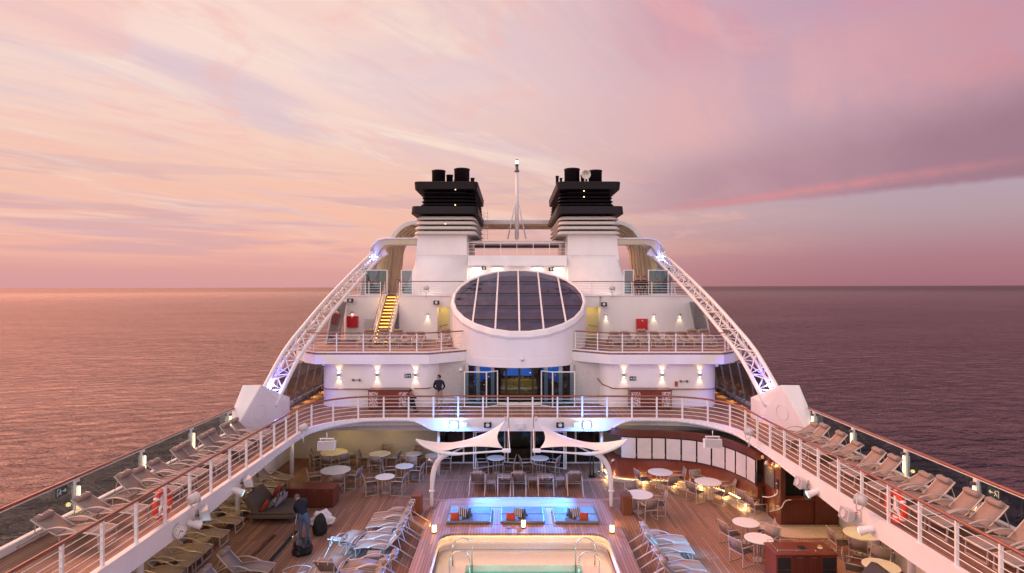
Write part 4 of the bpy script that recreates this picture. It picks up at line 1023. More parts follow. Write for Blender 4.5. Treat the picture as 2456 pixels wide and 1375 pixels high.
def stable_proto():
    r_ = empty('side_table', (0, 0, 0), 'x', 'side table')
    MB().box(-.24, .24, -.24, .24, .37, .405).build('tabletop', sling, r_, world=False, bevel=.01)
    for a in (-1, 1):
        for b in (-1, 1): MB().box(a * .22 - .015, a * .22 + .015, b * .22 - .015, b * .22 + .015, 0, .37).build('leg', champ, r_, world=False)
    return r_
def table_proto(rad):
    r_ = empty('round_table', (0, 0, 0), 'x', 'table')
    MB().lathe([(rad - .02, .70), (rad, .71), (rad, .725), (rad - .01, .732)], (0, 0, 0), 40).build('tabletop', tabw, r_, world=False)
    for k in range(6):
        a = math.pi * 2 * k / 6 + .3; q = rad * .34
        MB().tube([(q * math.cos(a), q * math.sin(a), .70), (q * math.cos(a), q * math.sin(a), .02)], .02, 6).build('leg', champ, r_, world=False)
    MB().lathe([(rad * .42, 0), (rad * .42, .02), (rad * .40, .025)], (0, 0, 0), 24).build('base_plate', champ, r_, world=False)
    return r_
PROTO = {}
def place(kind, maker, x_, y_, z_, rz, label, group):
    if kind not in PROTO:
        o = maker(); PROTO[kind] = o; KIDS[o.name] = list(o.children)
        for k in o.children: KIDS[k.name] = list(k.children)
    else: o = copy_tree(PROTO[kind])
    o.location = (x_, y_, z_); o.rotation_euler = (0, 0, rz); o['label'] = label; o['group'] = group
    return o
def lounger(x_, y_, z_, deg, label, group):
    low = random.random() < .3
    return place('lounger_low' if low else 'lounger', lambda: lounger_proto(low), x_ + random.uniform(-.03, .03), y_, z_, R(deg + random.uniform(-2, 2)), label, group)
def stable(x_, y_, z_, label, group): return place('stable', stable_proto, x_, y_, z_, R(random.uniform(-4, 4)), label, group)

LY = [14.5, 15.8, 17.25, 18.1, 18.95, 20.0, 20.5, 21.7, 22.3, 23.35, 24.2]
for i, yy in enumerate(LY): lounger(-11.36, yy, ZA, 0, 'taupe sling lounger with roll pillow, %s from the camera along the left glass railing' % ORD[i], 'loungers along the left upper side deck')
RY = [12.9, 13.75, 14.95, 15.7, 16.75, 17.65, 18.9, 19.7, 21.2, 22.0, 23.2, 24.05]
for i, yy in enumerate(RY): lounger(11.46, yy, ZA, 180, 'taupe sling lounger with roll pillow, %s from the camera along the right glass railing' % ORD[i], 'loungers along the right upper side deck')
for i, yy in enumerate([15.2, 16.85, 19.5, 21.1, 22.85]): stable(-11.55, yy, ZA, 'small taupe table between loungers, %s from the camera on the left side deck' % ORD[i], 'small tables on the left side deck')
for i, yy in enumerate([14.35, 16.25, 18.3, 20.5, 22.6]): stable(11.65, yy, ZA, 'small taupe table between loungers, %s from the camera on the right side deck' % ORD[i], 'small tables on the right side deck')
seq = 'leftmost,second,third,fourth,fifth,sixth,seventh,eighth'.split(',')
for i, u in enumerate((886, 918, 954, 984, 1008, 1068)):
    lounger(CAMX + (u - CX) * 35.0 / F, 34.5 + (i % 2) * .2, ZB, -90, 'taupe lounger on the left sun deck, %s counting from the stair side' % seq[i], 'loungers on the left sun deck')
for i, u in enumerate((1473, 1503, 1539, 1573, 1612, 1640, 1660, 1692)):
    lounger(CAMX + (u - CX) * 35.0 / F, 34.6 + (i % 2) * .2, ZB, -90, 'taupe lounger on the right sun deck, %s counting from the skylight drum' % ('first' if i == 0 else seq[i]), 'loungers on the right sun deck')
for i, xx in enumerate((-1.93, -.73, -.08, 1.16, 2.48)):
    lounger(xx, 26.95, 0, 90, 'lounger seen from behind, facing the lower entrance, %s of the five in the row' % ('leftmost,second,middle,fourth,rightmost'.split(',')[i]), 'loungers facing the lower entrance')
for i, u in enumerate((1176.5, 1278.7, 1346)):
    stable(CAMX + (u - CX) * 26.6 / F, 26.6 + (.5 if i else 0), 0, 'small pale table in the row of loungers by the entrance, %s of three' % ('left', 'middle', 'right')[i], 'small tables between the entrance loungers')
for i, yy in enumerate((17.2, 18.0, 18.75, 20.2, 20.9, 21.95, 22.75)):
    lounger(-4.82, yy, 0, 180, 'lounger left of the pool with its head towards the pool, %s from the camera' % ORD[i], 'loungers along the left of the pool')
for i, yy in enumerate((19.45, 21.45, 23.4)): stable(-5.0, yy, 0, 'small pale table between the loungers left of the pool, %s from the camera' % ORD[i], 'small tables by the pool loungers')
for i, yy in enumerate((18.0, 18.66, 19.9, 20.6)):
    lounger(4.75, yy, 0, 0, 'lounger right of the pool with its head towards the pool, %s from the camera' % ORD[i], 'loungers along the right of the pool')
stable(4.95, 19.25, 0, 'small pale table between the loungers right of the pool', 'small tables by the pool loungers'); stable(4.7, 21.2, 0, 'small pale table beyond the loungers right of the pool', 'small tables by the pool loungers')
lounger(-6.2, 20.45, 0, 78, 'lounger by itself in the left aisle with its back towards the camera, farther of two', 'loungers in the left aisle')
lounger(-6.1, 18.45, 0, 84, 'lounger in the left aisle with its back towards the camera, nearer of two', 'loungers in the left aisle')
for i, yy in enumerate((17.3, 18.3, 19.25, 19.95, 21.1, 22.3, 23.5, 24.4, 25.4, 26.3, 27.3)):
    lounger(-11.75, yy, 0, 0, 'lounger in yellow light under the left side deck, %s from the camera' % ORD[i], 'loungers under the left side deck')
for i, yy in enumerate((18.75, 20.6, 22.9)): stable(-10.9 if i == 0 else -11.3, yy, 0, 'small table among the loungers under the left side deck, %s from the camera' % ORD[i], 'small tables under the left side deck')
lounger(-9.05, 18.6, 0, -3, 'lilac tinted lounger in the open beside the yellow lit row, farther of two', 'loungers in the open left of the drain')
lounger(-9.0, 17.4, 0, -3, 'lilac tinted lounger at the bottom edge beside the yellow lit row, nearer of two', 'loungers in the open left of the drain')
stable(-8.0, 17.6, 0, 'small table beside the nearer lilac lounger', 'small tables left of the drain')

# tables and chairs
TB = [  # u, v, radius, short description, chair angles with words
    (801.7, 1084, .69, 'the yellow table under the left hanging speaker', [(180, 'left of'), (225, 'front left of'), (270, 'in front of'), (312, 'front right of'), (8, 'right of')]),
    (911, 1088, .55, 'the table before the cream wall', [(185, 'left of'), (268, 'in front of'), (345, 'right of'), (85, 'behind')]),
    (805, 1127, .69, 'the table behind the left red cabinet', [(205, 'left of'), (290, 'in front of'), (345, 'right of')]),
    (923.5, 1143, .44, 'the front small table in the left group', [(195, 'left of'), (345, 'right of')]),
    (970, 1117.6, .44, 'the middle small table in the left group', [(190, 'left of'), (80, 'behind'), (345, 'right of')]),
    (992.5, 1088, .43, 'the far table left of the left sail', [(255, 'in front of'), (85, 'behind')]),
    (1040, 1092, .43, 'the table hidden behind the left sail column', [(270, 'in front of'), (0, 'right of')]),
    (1190, 1098, .47, 'the left table at the lower entrance', [(195, 'left of'), (345, 'right of')]),
    (1294, 1098.6, .47, 'the right table at the lower entrance', [(195, 'left of'), (345, 'right of')]),
    (1583.7, 1132, .56, 'the table nearest the bar counter', [(188, 'left of'), (285, 'in front of'), (5, 'right of')]),
    (1698, 1155, .57, 'the table along the curved bar steps', [(210, 'left of'), (100, 'behind'), (0, 'right of'), (300, 'in front of')]),
    (1533, 1185.5, .56, 'the table beside the right wooden box', [(95, 'behind'), (345, 'right of'), (285, 'in front of')]),
    (1789, 1252.6, .47, 'the farther small table in the right aisle', [(200, 'left of'), (345, 'right of')]),
    (1820, 1291, .47, 'the small table touching the serving cabinet', [(200, 'left of'), (40, 'behind')]),
    (2067, 1279.5, .58, 'the yellow lit table under the right side deck', [(180, 'left of'), (235, 'front left of'), (285, 'in front of')]),
    (2113, 1356.5, .52, 'the lowest table under the right side deck', [(140, 'behind'), (60, 'back right of')]),
]
TL = ['large round white table in yellow light under the left hanging speaker', 'round table in front of the cream rear wall', 'large round table just behind the left red cabinet',
      'small round white table, frontmost of the left dining group', 'small round white table, middle of the left dining group', 'small round table far back, left of the left sail',
      'small round table partly hidden behind the left sail column', 'small round table at the lower glass entrance, left one', 'small round table at the lower glass entrance, right one',
      'round white table nearest to the bar counter front', 'round white table along the curved light strip of the bar', 'round white table beside the right wooden box',
      'small white table in the right aisle, the farther one', 'small white table in the right aisle touching the serving cabinet', 'yellow lit round table partly under the right side deck', 'oval looking table at the bottom right under the side deck']
for (u, v, rad, ds, chs), tl in zip(TB, TL):
    tx, ty = P(u, v, .73); key = 'table%.2f' % rad
    place(key, lambda: table_proto(rad), tx, ty, 0, R(random.uniform(0, 60)), tl, 'round dining tables on the pool deck')
    for a, w_ in chs:
        dd = rad + .18 + random.uniform(-.03, .08)
        place('chair', chair_proto, tx + dd * math.cos(R(a)), ty + dd * math.sin(R(a)), 0, R(a + 180 + random.uniform(-10, 10)), 'taupe sling armchair %s %s' % (w_, ds), 'sling armchairs at the round tables')
for (u, v, a, lb) in ((1792, 1225, 20, 'farther'), (1815, 1243, 10, 'nearer')):
    cx_, cy_ = P(u, v, 0); place('chair', chair_proto, cx_, cy_, 0, R(a), 'taupe armchair standing alone beside the bar steps, %s one' % lb, 'sling armchairs at the bar')

# ------------------------------------------------------------------ cabinets and boxes
def cabinet(name, x0, x1, y0, y1, h, label, shelves=False, z0=0, ornate=False):
    r_ = empty(name, ((x0 + x1) / 2, y0, z0), label, 'cabinet')
    MB().box(x0, x1, y0 + .02, y1, z0 + .06, z0 + h - .04).build('body', mahog, r_)
    MB().box(x0 - .03, x1 + .03, y0 - .02, y1 + .03, z0 + h - .04, z0 + h).build('top', mahog, r_, bevel=.008)
    MB().box(x0 + .04, x1 - .04, y0 + .05, y1 - .05, z0, z0 + .06).build('plinth', blackd, r_)
    n_ = 4; w_ = (x1 - x0 - .04) / n_
    for k in range(n_):
        a = x0 + .02 + k * w_
        if shelves and k in (0, 3):
            MB().box(a + .03, a + w_ - .03, y0 + .008, y0 + .019, z0 + .12, z0 + h - .12).build('open_shelf', interior, r_)
            MB().box(a + .03, a + w_ - .03, y0 - .002, y0 + .007, z0 + .45, z0 + .48).build('shelf_board', mahogd, r_)
        elif ornate and k in (0, 3):
            o = MB(); o.box(a + .03, a + w_ - .03, y0 + .006, y0 + .019, z0 + .14, z0 + h - .12); o.build('ornate_panel', ornm, r_)
        else:
            o = MB().box(a + .012, a + w_ - .012, y0 + .003, y0 + .019, z0 + .1, z0 + h - .07).build('door', mahogd if not ornate else mahog, r_, bevel=.004)
            if not ornate: MB().box(a + w_ * .3, a + w_ * .7, y0 - .006, y0 + .002, z0 + h - .12, z0 + h - .095).build('handle', steel, o)
    return r_
ornm = bpy.data.materials.new('ornate_screen'); ornm.use_nodes = True; t = ornm.node_tree; b = t.nodes['Principled BSDF']
g = t.nodes.new('ShaderNodeNewGeometry'); vo = t.nodes.new('ShaderNodeTexVoronoi'); vo.feature = 'DISTANCE_TO_EDGE'; vo.inputs['Scale'].default_value = 9; t.links.new(g.outputs['Position'], vo.inputs['Vector'])
t.links.new(ramp(t, E(t, vo.outputs['Distance']), [(.05, (.62, .55, .56, 1)), (.16, (.2, .06, .05, 1))]), b.inputs['Base Color'])
cabinet('serving_cabinet', -9.94, -7.9, 24.5, 25.3, .82, 'dark red wooden cabinet on the pool deck beside the daybed')
cabinet('serving_cabinet', 7.85, 9.75, 18.2, 19.05, .95, 'red wooden serving cabinet with open shelves at the bottom right', True)
MB_ = MB().box(8.75, 8.98, 18.5, 18.78, .951, .958); tag(MB_.build('steel_insert', blackd), 'small dark square insert in the top of the right serving cabinet', 'insert')
gr_ = MB(); gr_.tube([(7.9, 18.25, 1.06), (7.9, 19.0, 1.06), (9.7, 19.0, 1.06), (9.7, 18.25, 1.06), (7.9, 18.25, 1.06)], .008, 5)
for xx, yy in ((7.9, 18.25), (7.9, 19.0), (9.7, 19.0), (9.7, 18.25), (8.5, 18.25), (9.1, 18.25)): gr_.cyl((xx, yy, .95), (xx, yy, 1.06), .007, n=6)
tag(gr_.build('gallery_rail', steel), 'thin steel rail round the top of the right serving cabinet', 'rail')
cabinet('bar_cabinet', -7.87, -5.78, 30.3, 30.95, 1.04, 'wooden cabinet with pale ornate end panels, left of the glass front', False, ZA, True)
cabinet('bar_cabinet', 5.75, 7.9, 30.3, 30.95, 1.04, 'wooden cabinet with pale ornate end panels, right of the glass front', False, ZA, True)
for s_, sd_ in ((-1, 'left'), (1, 'right')):
    q = MB().box(s_ * 4.3 - .19, s_ * 4.3 + .19, 23.7, 24.3, 0, .78)
    o = q.build('planter_box', mat('box_wood', (.15, .045, .02), .45, var=.3, scale=3, streak=(14, 14, .6)), bevel=.012); tag(o, 'tall reddish wooden box by the foot of the %s sail column' % sd_, 'box', 'wooden boxes by the sail columns')
# daybed
def cushion(name, c, sx, sy, sz, rot, m, label, group='loose cushions'):
    q = MB(); n_ = 9
    for sg in (1, -1):
        G = []
        for i in range(n_):
            row = []
            for j in range(n_):
                a, b_ = i / (n_ - 1) * 2 - 1, j / (n_ - 1) * 2 - 1
                hh = sz / 2 * (max(0, 1 - a ** 4) * max(0, 1 - b_ ** 4)) ** .55
                pin = 1 - .07 * (1 - abs(a) ** 2) * (abs(b_) ** 3); pin2 = 1 - .07 * (1 - abs(b_) ** 2) * (abs(a) ** 3)
                row.append((a * sx / 2 * pin2, b_ * sy / 2 * pin, sg * hh))
            G.append(row)
        V = [p for r2 in G for p in r2]
        q.add(V, [(i * n_ + j, (i + 1) * n_ + j, (i + 1) * n_ + j + 1, i * n_ + j + 1) for i in range(n_ - 1) for j in range(n_ - 1)], True)
    q.move(Matrix.Translation(c) @ rot.to_4x4())
    o = q.build(name, m); tag(o, label, 'cushion', group); return o
strp = bpy.data.materials.new('striped_fabric'); strp.use_nodes = True; t = strp.node_tree; b = t.nodes['Principled BSDF']
g = t.nodes.new('ShaderNodeTexCoord'); X, Y, Zp = sep(t, g.outputs['Generated'])
t.links.new(mix(t, ((X * 6).fr() - .5).ab().step(.22, .26), (.42, .38, .38, 1), (.03, .028, .035, 1)), b.inputs['Base Color']); b.inputs['Roughness'].default_value = .85
def rot(x_, y_, z_): 
    from mathutils import Euler
    return Euler((R(x_), R(y_), R(z_))).to_matrix()
root = empty('daybed', (-9.7, 23.6, 0), 'wide brown woven daybed with a sloping back under the left side deck', 'daybed')
MB().box(-10.75, -8.95, 22.8, 24.5, .22, .36).build('base', rattan, root, bevel=.02)
MB().box(-10.3, -8.98, 22.85, 24.45, .362, .47).build('mattress', rattan, root, bevel=.04, seg=3)
MB().hexa([(-10.55, 22.85, .36), (-10.25, 22.85, .36), (-10.25, 24.45, .36), (-10.55, 24.45, .36), (-11.0, 22.85, 1.0), (-10.8, 22.85, 1.05), (-10.8, 24.45, 1.05), (-11.0, 24.45, 1.0)]).build('backrest', rattan, root, bevel=.03)
for xx in (-10.6, -9.1):
    for yy in (22.95, 24.35): MB().cyl((xx, yy, 0), (xx, yy, .22), .035, n=8).build('leg', rattan, root)
cushion('cushion', (-10.15, 23.05, .66), .42, .42, .16, rot(0, -55, 10), orange, 'orange cushion at the near end of the left daybed')
cushion('cushion', (-9.98, 23.3, .66), .42, .42, .16, rot(10, -52, -15), strp, 'black and white striped cushion in the near group on the daybed')
cushion('cushion', (-9.8, 23.5, .66), .45, .45, .18, rot(0, -45, 25), lilacf, 'lilac grey cushion in the near group on the daybed')
cushion('cushion', (-10.15, 24.2, .82), .45, .45, .16, rot(0, -65, 0), orange, 'orange cushion at the far end of the left daybed')
cushion('cushion', (-9.95, 24.0, .70), .45, .45, .16, rot(0, -55, -20), strp, 'striped cushion leaning in front of the far orange cushion')
cushion('cushion', (-9.75, 23.85, .68), .45, .45, .18, rot(5, -45, 10), lilacf, 'lilac grey cushion in front of the far striped cushion')
root = empty('daybed', (10.2, 17.3, 0), 'grey daybed corner with sloping back at the bottom right edge', 'daybed')
MB().box(9.0, 10.3, 16.4, 17.7, .2, .45).build('base', greyf, root, bevel=.03)
MB().hexa([(9.95, 16.45, .45), (10.25, 16.45, .45), (10.25, 17.65, .45), (9.95, 17.65, .45), (10.45, 16.45, 1.0), (10.65, 16.45, .95), (10.65, 17.65, .95), (10.45, 17.65, 1.0)]).build('backrest', greyf, root, bevel=.03)
for xx in (9.1, 10.2):
    for yy in (16.5, 17.6): MB().cyl((xx, yy, 0), (xx, yy, .2), .035, n=8).build('leg', blackd, root)
cushion('cushion', (9.55, 17.35, .58), .42, .42, .16, rot(-35, 20, 10), orange, 'orange cushion on the grey daybed at the bottom right')
# cushions on the sun pads
for x0, sg, lb in ((-2.55, 1, 'left'), (-.45, 1, 'middle'), (2.3, -1, 'right')):
    cushion('cushion', (x0, 21.98, .645), .36, .32, .13, rot(38, 0, 4 * sg), orange, 'orange cushion on the %s sun pad' % lb)
    cushion('cushion', (x0 + sg * .28, 22.12, .74), .38, .36, .15, rot(48, 8 * sg, -12 * sg), strp, 'striped cushion on the %s sun pad' % lb)
    cushion('cushion', (x0 + sg * .42, 22.25, .665), .42, .38, .14, rot(34, -6 * sg, 14 * sg), greyf, 'dark grey cushion at the back on the %s sun pad' % lb)
# lanterns
for u, v, lb in ((1044, 1278, 'left end'), (1255, 1266, 'middle'), (1467, 1278, 'right end')):
    lx, ly = P(u, v, .44); lx = {'left end': -3.2, 'middle': .02, 'right end': 3.2}[lb]
    root = empty('lantern', (lx, ly, .44), 'glowing cylindrical lantern on the %s of the teak coping behind the pool' % lb, 'lantern', 'lit lanterns on the pool coping')
    MB().lathe([(.085, .46), (.085, .50)], (lx, ly, -.02), 16).build('base', mahog, root)
    MB().lathe([(.07, .48), (.078, .49), (.078, .70), (.07, .71)], (lx, ly, 0), 18).build('glass', lantern, root)
    MB().lathe([(.05, .711), (.05, .725)], (lx, ly, 0), 16).build('rim', steel, root)
    light('candle', 'POINT', (lx, ly, .85), 3, (1, .55, .18), root, size=.07)

# ------------------------------------------------------------------ shade sails
for s_, sd_ in ((-1, 'left'), (1, 'right')):
    root = empty('shade_sail', (s_ * 3.77, 24.6, 0), 'white stretched shade sail on a curved post on the %s behind the pool' % sd_, 'shade sail')
    mx = lambda L: [(abs(p[0]) * s_ if True else 0, p[1], p[2]) for p in L]
    cp = smoothpath(mx([(-3.78, 24.6, 0), (-3.78, 24.6, .6), (-3.73, 24.6, 1.33), (-3.6, 24.6, 1.8), (-3.38, 24.55, 2.1), (-3.1, 24.45, 2.28)]), 5)
    nn = len(cp); MB().tube(cp, [.075 + .04 * min(1, max(0, (p.z - .5) / .8)) * (1 - .45 * max(0, (p.z - 1.7) / .6)) for p in cp], 12).build('post', white, root)
    MB().lathe([(.12, .66), (.12, .72)], (s_ * 3.78, 24.6, 0), 14).build('collar', white, root)
    fb = smoothpath([(s_ * (-CAMX * 0 + abs(CAMX + (u - CX) * 24.2 / F)), 24.2, CAMZ - (v - CY) * 24.2 / F) for u, v in ((998, 1054), (1015, 1068), (1050, 1083), (1085, 1089), (1115, 1088), (1160, 1085), (1222, 1081))], 5)
    fb = [Vector((p.x, p.y, p.z)) for p in fb]
    MB().tube(fb, [.04 + .038 * math.sin(math.pi * min(1, i / (len(fb) * .7))) for i in range(len(fb))], 8).build('front_beam', white, root)
    MB().obox(fb[-1] + Vector((s_ * .12, 0, 0)), .34, .16, .15).build('beam_end', white, root, bevel=.03)
    top = [(998, 1053, 24.35), (1040, 1060, 24.8), (1085, 1061.5, 25.2), (1130, 1052, 25.6), (1170, 1036, 25.9), (1200, 1018, 26.1), (1213, 1007, 26.2)]
    bot = [(1000, 1056, 24.22), (1030, 1073, 24.2), (1065, 1081, 24.2), (1100, 1074, 24.25), (1140, 1071, 24.3), (1180, 1072.5, 24.3), (1206, 1075, 24.35)]
    w3 = lambda L: smoothpath([(s_ * abs(CAMX + (u - CX) * yy / F), yy, CAMZ - (v - CY) * yy / F) for u, v, yy in L], 4)
    Tt, Bt = w3(top), w3(bot); G = []
    for k in range(11):
        f_ = k / 10; row = []
        for j in range(len(Tt)):
            e_ = j / (len(Tt) - 1); p = Bt[j].lerp(Tt[j], f_)
            bulge = math.sin(math.pi * f_)
            p += Vector((s_ * .30 * bulge * e_ ** 4, 0, -.10 * bulge * (e_ ** .7)))
            row.append(p)
        G.append(row)
    MB().sheet(G, .012).build('membrane', sail, root)
    pk = Tt[-1]
    MB().tube([fb[-1] + Vector((0, .1, .05)), Vector((pk.x - s_ * .12, pk.y, pk.z + .12))], .03, 6).build('mast_strut', steel, root)
    MB().obox(pk + Vector((0, 0, .03)), .12, .12, .2).build('corner_plate', greyw, root)
    MB().tube([Vector((s_ * 2.9, 24.4, 2.35)), Vector((s_ * 1.7, 26.5, 2.48))], .04, 6).build('cross_brace', white, root)
    lb = empty('spot_lamp', (s_ * 3.35, 24.5, 2.0), 'small steel spot lamp clamped on the %s sail post' % sd_, 'lamp')
    MB().tube([(s_ * 3.7, 24.4, 1.95), (s_ * 3.85, 24.3, 2.1)], .05, 8).build('lamp_body', steel, lb)
# blue floods on the centre fascia
for s_, sd_ in ((-1, 'left'), (1, 'right')):
    root = empty('flood_lamp', (s_ * 3.2, 28.15, 2.66), 'dazzling blue floodlight on the white deck edge above the %s sail' % sd_, 'floodlight', 'blue floodlights on the deck edge')
    MB().box(s_ * 3.2 - .16, s_ * 3.2 + .16, 28.06, 28.22, 2.5, 2.78).build('housing', greyw, root)
    MB().lathe([(.0, -.03), (.12, -.015), (.16, 0), (.0, .015)], (s_ * 3.2, 28.03, 2.64), 18, Matrix.Rotation(R(90), 4, 'X')).build('lens', bluew, root)
    light('flood_beam', 'SPOT', (s_ * 3.2, 27.95, 2.64), 19000, (.03, .25, 1), root, aim=(s_ * -.3, 22.9, .5), size=.14, spot=44, blend=.9)
    light('flood_spill', 'POINT', (s_ * 3.2, 27.9, 2.64), 230, (.08, .34, 1), root, size=.1)
    q = MB().box(s_ * 2.72 - .17, s_ * 2.72 + .17, 28.0, 28.22, 2.55, 2.78)
    tag(q.build('white_speaker', white, bevel=.02), 'white box speaker beside the %s blue floodlight' % sd_, 'speaker', 'speakers on the deck edge')
def horn(name, c, yaw, label, m=None, sc=1.0, pitch=-12, group=None, tail=True):
    """square horn loudspeaker: flared front, ringed throat, bracket"""
    c = Vector(c); M_ = Matrix.Rotation(R(yaw), 3, 'Z') @ Matrix.Rotation(R(pitch), 3, 'X')   # local -y = forward
    r_ = empty(name, c, label, 'loudspeaker', group)
    a, b = .19 * sc, .13 * sc
    q = MB(); V = [(-a, -.14, -b), (a, -.14, -b), (a, -.14, b), (-a, -.14, b), (-a * .6, .12, -b * .7), (a * .6, .12, -b * .7), (a * .6, .12, b * .7), (-a * .6, .12, b * .7)]
    q.hexa([c + M_ @ (Vector(v) ) for v in [V[0], V[1], V[5], V[4], V[3], V[2], V[6], V[7]]]); q.build('horn_body', m or greyw, r_, bevel=.012)
    q = MB(); q.hexa([c + M_ @ Vector(v) for v in ((-a * .86, -.146, -b * .84), (a * .86, -.146, -b * .84), (a * .86, -.142, -b * .84), (-a * .86, -.142, -b * .84), (-a * .86, -.146, b * .84), (a * .86, -.146, b * .84), (a * .86, -.142, b * .84), (-a * .86, -.142, b * .84))])
    q.build('horn_mouth', mat('mouth_grey', (.33, .31, .33), .6, var=.05) if m in (None, greyw) else interior, r_)
    q = MB(); q.lathe([(.09 * sc, .0), (.09 * sc, .012), (.07 * sc, .014), (.045 * sc, .002)], c + M_ @ Vector((0, -.147, 0)), 16, (M_ @ Matrix.Rotation(R(90), 3, 'X')).to_4x4()); q.build('throat_ring', greyw, r_)
    q = MB(); q.tube([c + M_ @ Vector((0, .1, 0)), c + M_ @ Vector((0, .26, .06))], .025, 6); q.build('bracket', steeld, r_)
    if tail: q = MB(); q.tube(smoothpath([c + M_ @ Vector((.05, .1, .05)), c + M_ @ Vector((.14, .16, .16)), c + M_ @ Vector((.2, .25, .04))], 4), .012, 5); q.build('cable', mat('red_cable', (.4, .04, .02), .5, var=.1), r_)
    return r_
def at(u, v, Y): return Q(u, v, Y)
horn('horn_speaker', at(1170, 1020, 28.05), 0, 'black horn speaker on the deck edge, left of the middle white box', blackd)
horn('horn_speaker', at(1343, 1020, 28.05), 0, 'black horn speaker on the deck edge, right of the middle white box', blackd)
q = MB(); c_ = Vector(at(1248, 1022, 28.1)); q.obox(c_, .3, .2, .24); q.obox(c_ + Vector((-.17, 0, .1)), .06, .06, .06); q.obox(c_ + Vector((.17, 0, .1)), .06, .06, .06); tag(q.build('white_speaker', white, bevel=.015), 'small white box in the middle of the deck edge', 'speaker', 'speakers on the deck edge')
horn('horn_speaker', at(1047, 727, 38.3), 0, 'black horn speaker on the sun deck wall left of the skylight', blackd, 1.05)
horn('horn_speaker', at(1448, 731, 38.3), 0, 'black horn speaker on the sun deck wall right of the skylight', blackd, 1.05)
horn('horn_speaker', at(841, 722, 38.3), 0, 'black horn speaker above the left red box', blackd, 1.05)
horn('horn_speaker', at(1322, 647, 43.6), 0, 'dark horn speaker between the right pair of recess lamps', blackd, 1.1)
horn('horn_speaker', at(1158, 644, 43.6), 35, 'pale horn speaker between the left pair of recess lamps', white, 1.2, tail=False)
horn('horn_speaker', (-9.45, 17.15, 2.62), 122, 'grey horn speaker on the left deck band above the clock', greyw, 1.35)
horn('horn_speaker', (-9.45, 19.95, 2.62), 122, 'grey horn speaker on the left deck band, the farther one', greyw, 1.3)
horn('horn_speaker', (9.45, 19.85, 2.62), -92, 'grey horn speaker on the right deck band, the farther one', greyw, 1.35)
horn('horn_speaker', (9.45, 17.1, 2.62), -92, 'grey horn speaker on the right deck band below the life ring', greyw, 1.35)
def spotcan(c, aim, label, lit=True):
    c = Vector(c); dv = (Vector(aim) - c).normalized(); r_ = empty('spotlight', c, label, 'spotlight', 'white spotlights on the deck band')
    M_ = dv.to_track_quat('-Z', 'Y').to_matrix().to_4x4()
    MB().lathe([(.05, .26), (.085, .22), (.10, .10), (.11, -.08), (.125, -.10), (.125, -.14), (.11, -.14)], c, 16, M_).build('lamp_body', white, r_)
    MB().lathe([(.0, -.141), (.108, -.141), (.1, -.15)], c, 16, M_).build('lens', cyan, r_)
    MB().tube([c, c + Vector((math.copysign(.22, c.x), .02, .02))], .03, 6).build('bracket', steeld, r_)
    light('spot_beam', 'SPOT', c + dv * .2, 1700, (.14, .50, 1), r_, aim=aim, size=.05, spot=34, blend=.9)
spotcan((-9.45, 16.7, 2.5), (-6.2, 19.9, .3), 'white spotlight with blue lit lens beside the clock')
spotcan((-9.45, 19.35, 2.5), (-5.5, 20.6, .3), 'white spotlight on the left deck band, the farther one')
spotcan((9.45, 19.2, 2.5), (5.3, 20.2, .3), 'white spotlight with blue lit lens on the right deck band, farther one')
spotcan((9.45, 16.3, 2.5), (5.4, 19.2, .3), 'white spotlight with blue lit lens on the right deck band, nearer one')
# clock
root = empty('clock', (-9.6, 16.04, 2.58), 'round white wall clock on the left deck band', 'clock')
M_ = Matrix.Rotation(R(68), 4, 'Z') @ Matrix.Rotation(R(90), 4, 'X') @ Matrix.Scale(.74, 4); cc = Vector((-9.52, 16.04, 2.58))
MB().lathe([(.26, -.12), (.27, .0), (.27, .02), (.245, .03), (.24, .015)], cc, 28, M_).build('case', greyw, root)
MB().lathe([(0, .016), (.238, .016), (.238, .018)], cc, 28, M_).build('dial', tabw, root)
hn = MB(); loc = lambda x_, y_, z_=.022: cc + M_.to_3x3() @ Vector((x_, y_, z_))
for k in range(12):
    a = R(30 * k); r0 = .185; hn.hexa([loc(math.sin(a) * r + math.cos(a) * w_, math.cos(a) * r - math.sin(a) * w_, zz_) for zz_ in (.02, .024) for r, w_ in ((.18, -.010), (.18, .010), (.22, .010), (.22, -.010))])
for a, ln, w_ in ((R(218), .2, .008), (R(118), .13, .013)):
    hn.hexa([loc(math.sin(a) * r + math.cos(a) * q, math.cos(a) * r - math.sin(a) * q, zz_) for zz_ in (.025, .028) for r, q in ((-.03, -w_), (-.03, w_), (ln, w_), (ln, -w_))])
hn.build('hand', blackd, root)
# searchlights on the rails
def searchlight(c, yaw, label, z_post=0):
    c = Vector(c); r_ = empty('searchlight', c, label, 'searchlight', 'white searchlights on the railings'); M_ = Matrix.Rotation(R(yaw), 3, 'Z') @ Matrix.Rotation(R(-8), 3, 'X')
    MB().lathe([(.06, .15), (.13, .13), (.15, .02), (.15, -.08), (.165, -.09), (.165, -.12), (.14, -.13)], c, 18, (M_ @ Matrix.Rotation(R(-90), 3, 'X')).to_4x4()).build('lamp_body', greyw, r_)
    MB().lathe([(0, -.128), (.14, -.128), (.12, -.138)], c, 18, (M_ @ Matrix.Rotation(R(-90), 3, 'X')).to_4x4()).build('lens', steel, r_)
    yk = MB(); yk.tube([c + M_ @ Vector((-.19, 0, .1)), c + M_ @ Vector((-.19, 0, -.18)), c + M_ @ Vector((-.1, 0, -.3)), c + M_ @ Vector((.1, 0, -.3)), c + M_ @ Vector((.19, 0, -.18)), c + M_ @ Vector((.19, 0, .1))], .018, 6)
    yk.cyl(c + Vector((0, 0, -.3)), c + Vector((0, 0, -.62)), .03, n=8); yk.build('yoke', greyw, r_)
searchlight((-9.40, 16.5, 3.3), 150, 'white searchlight on the left railing beside the life ring')
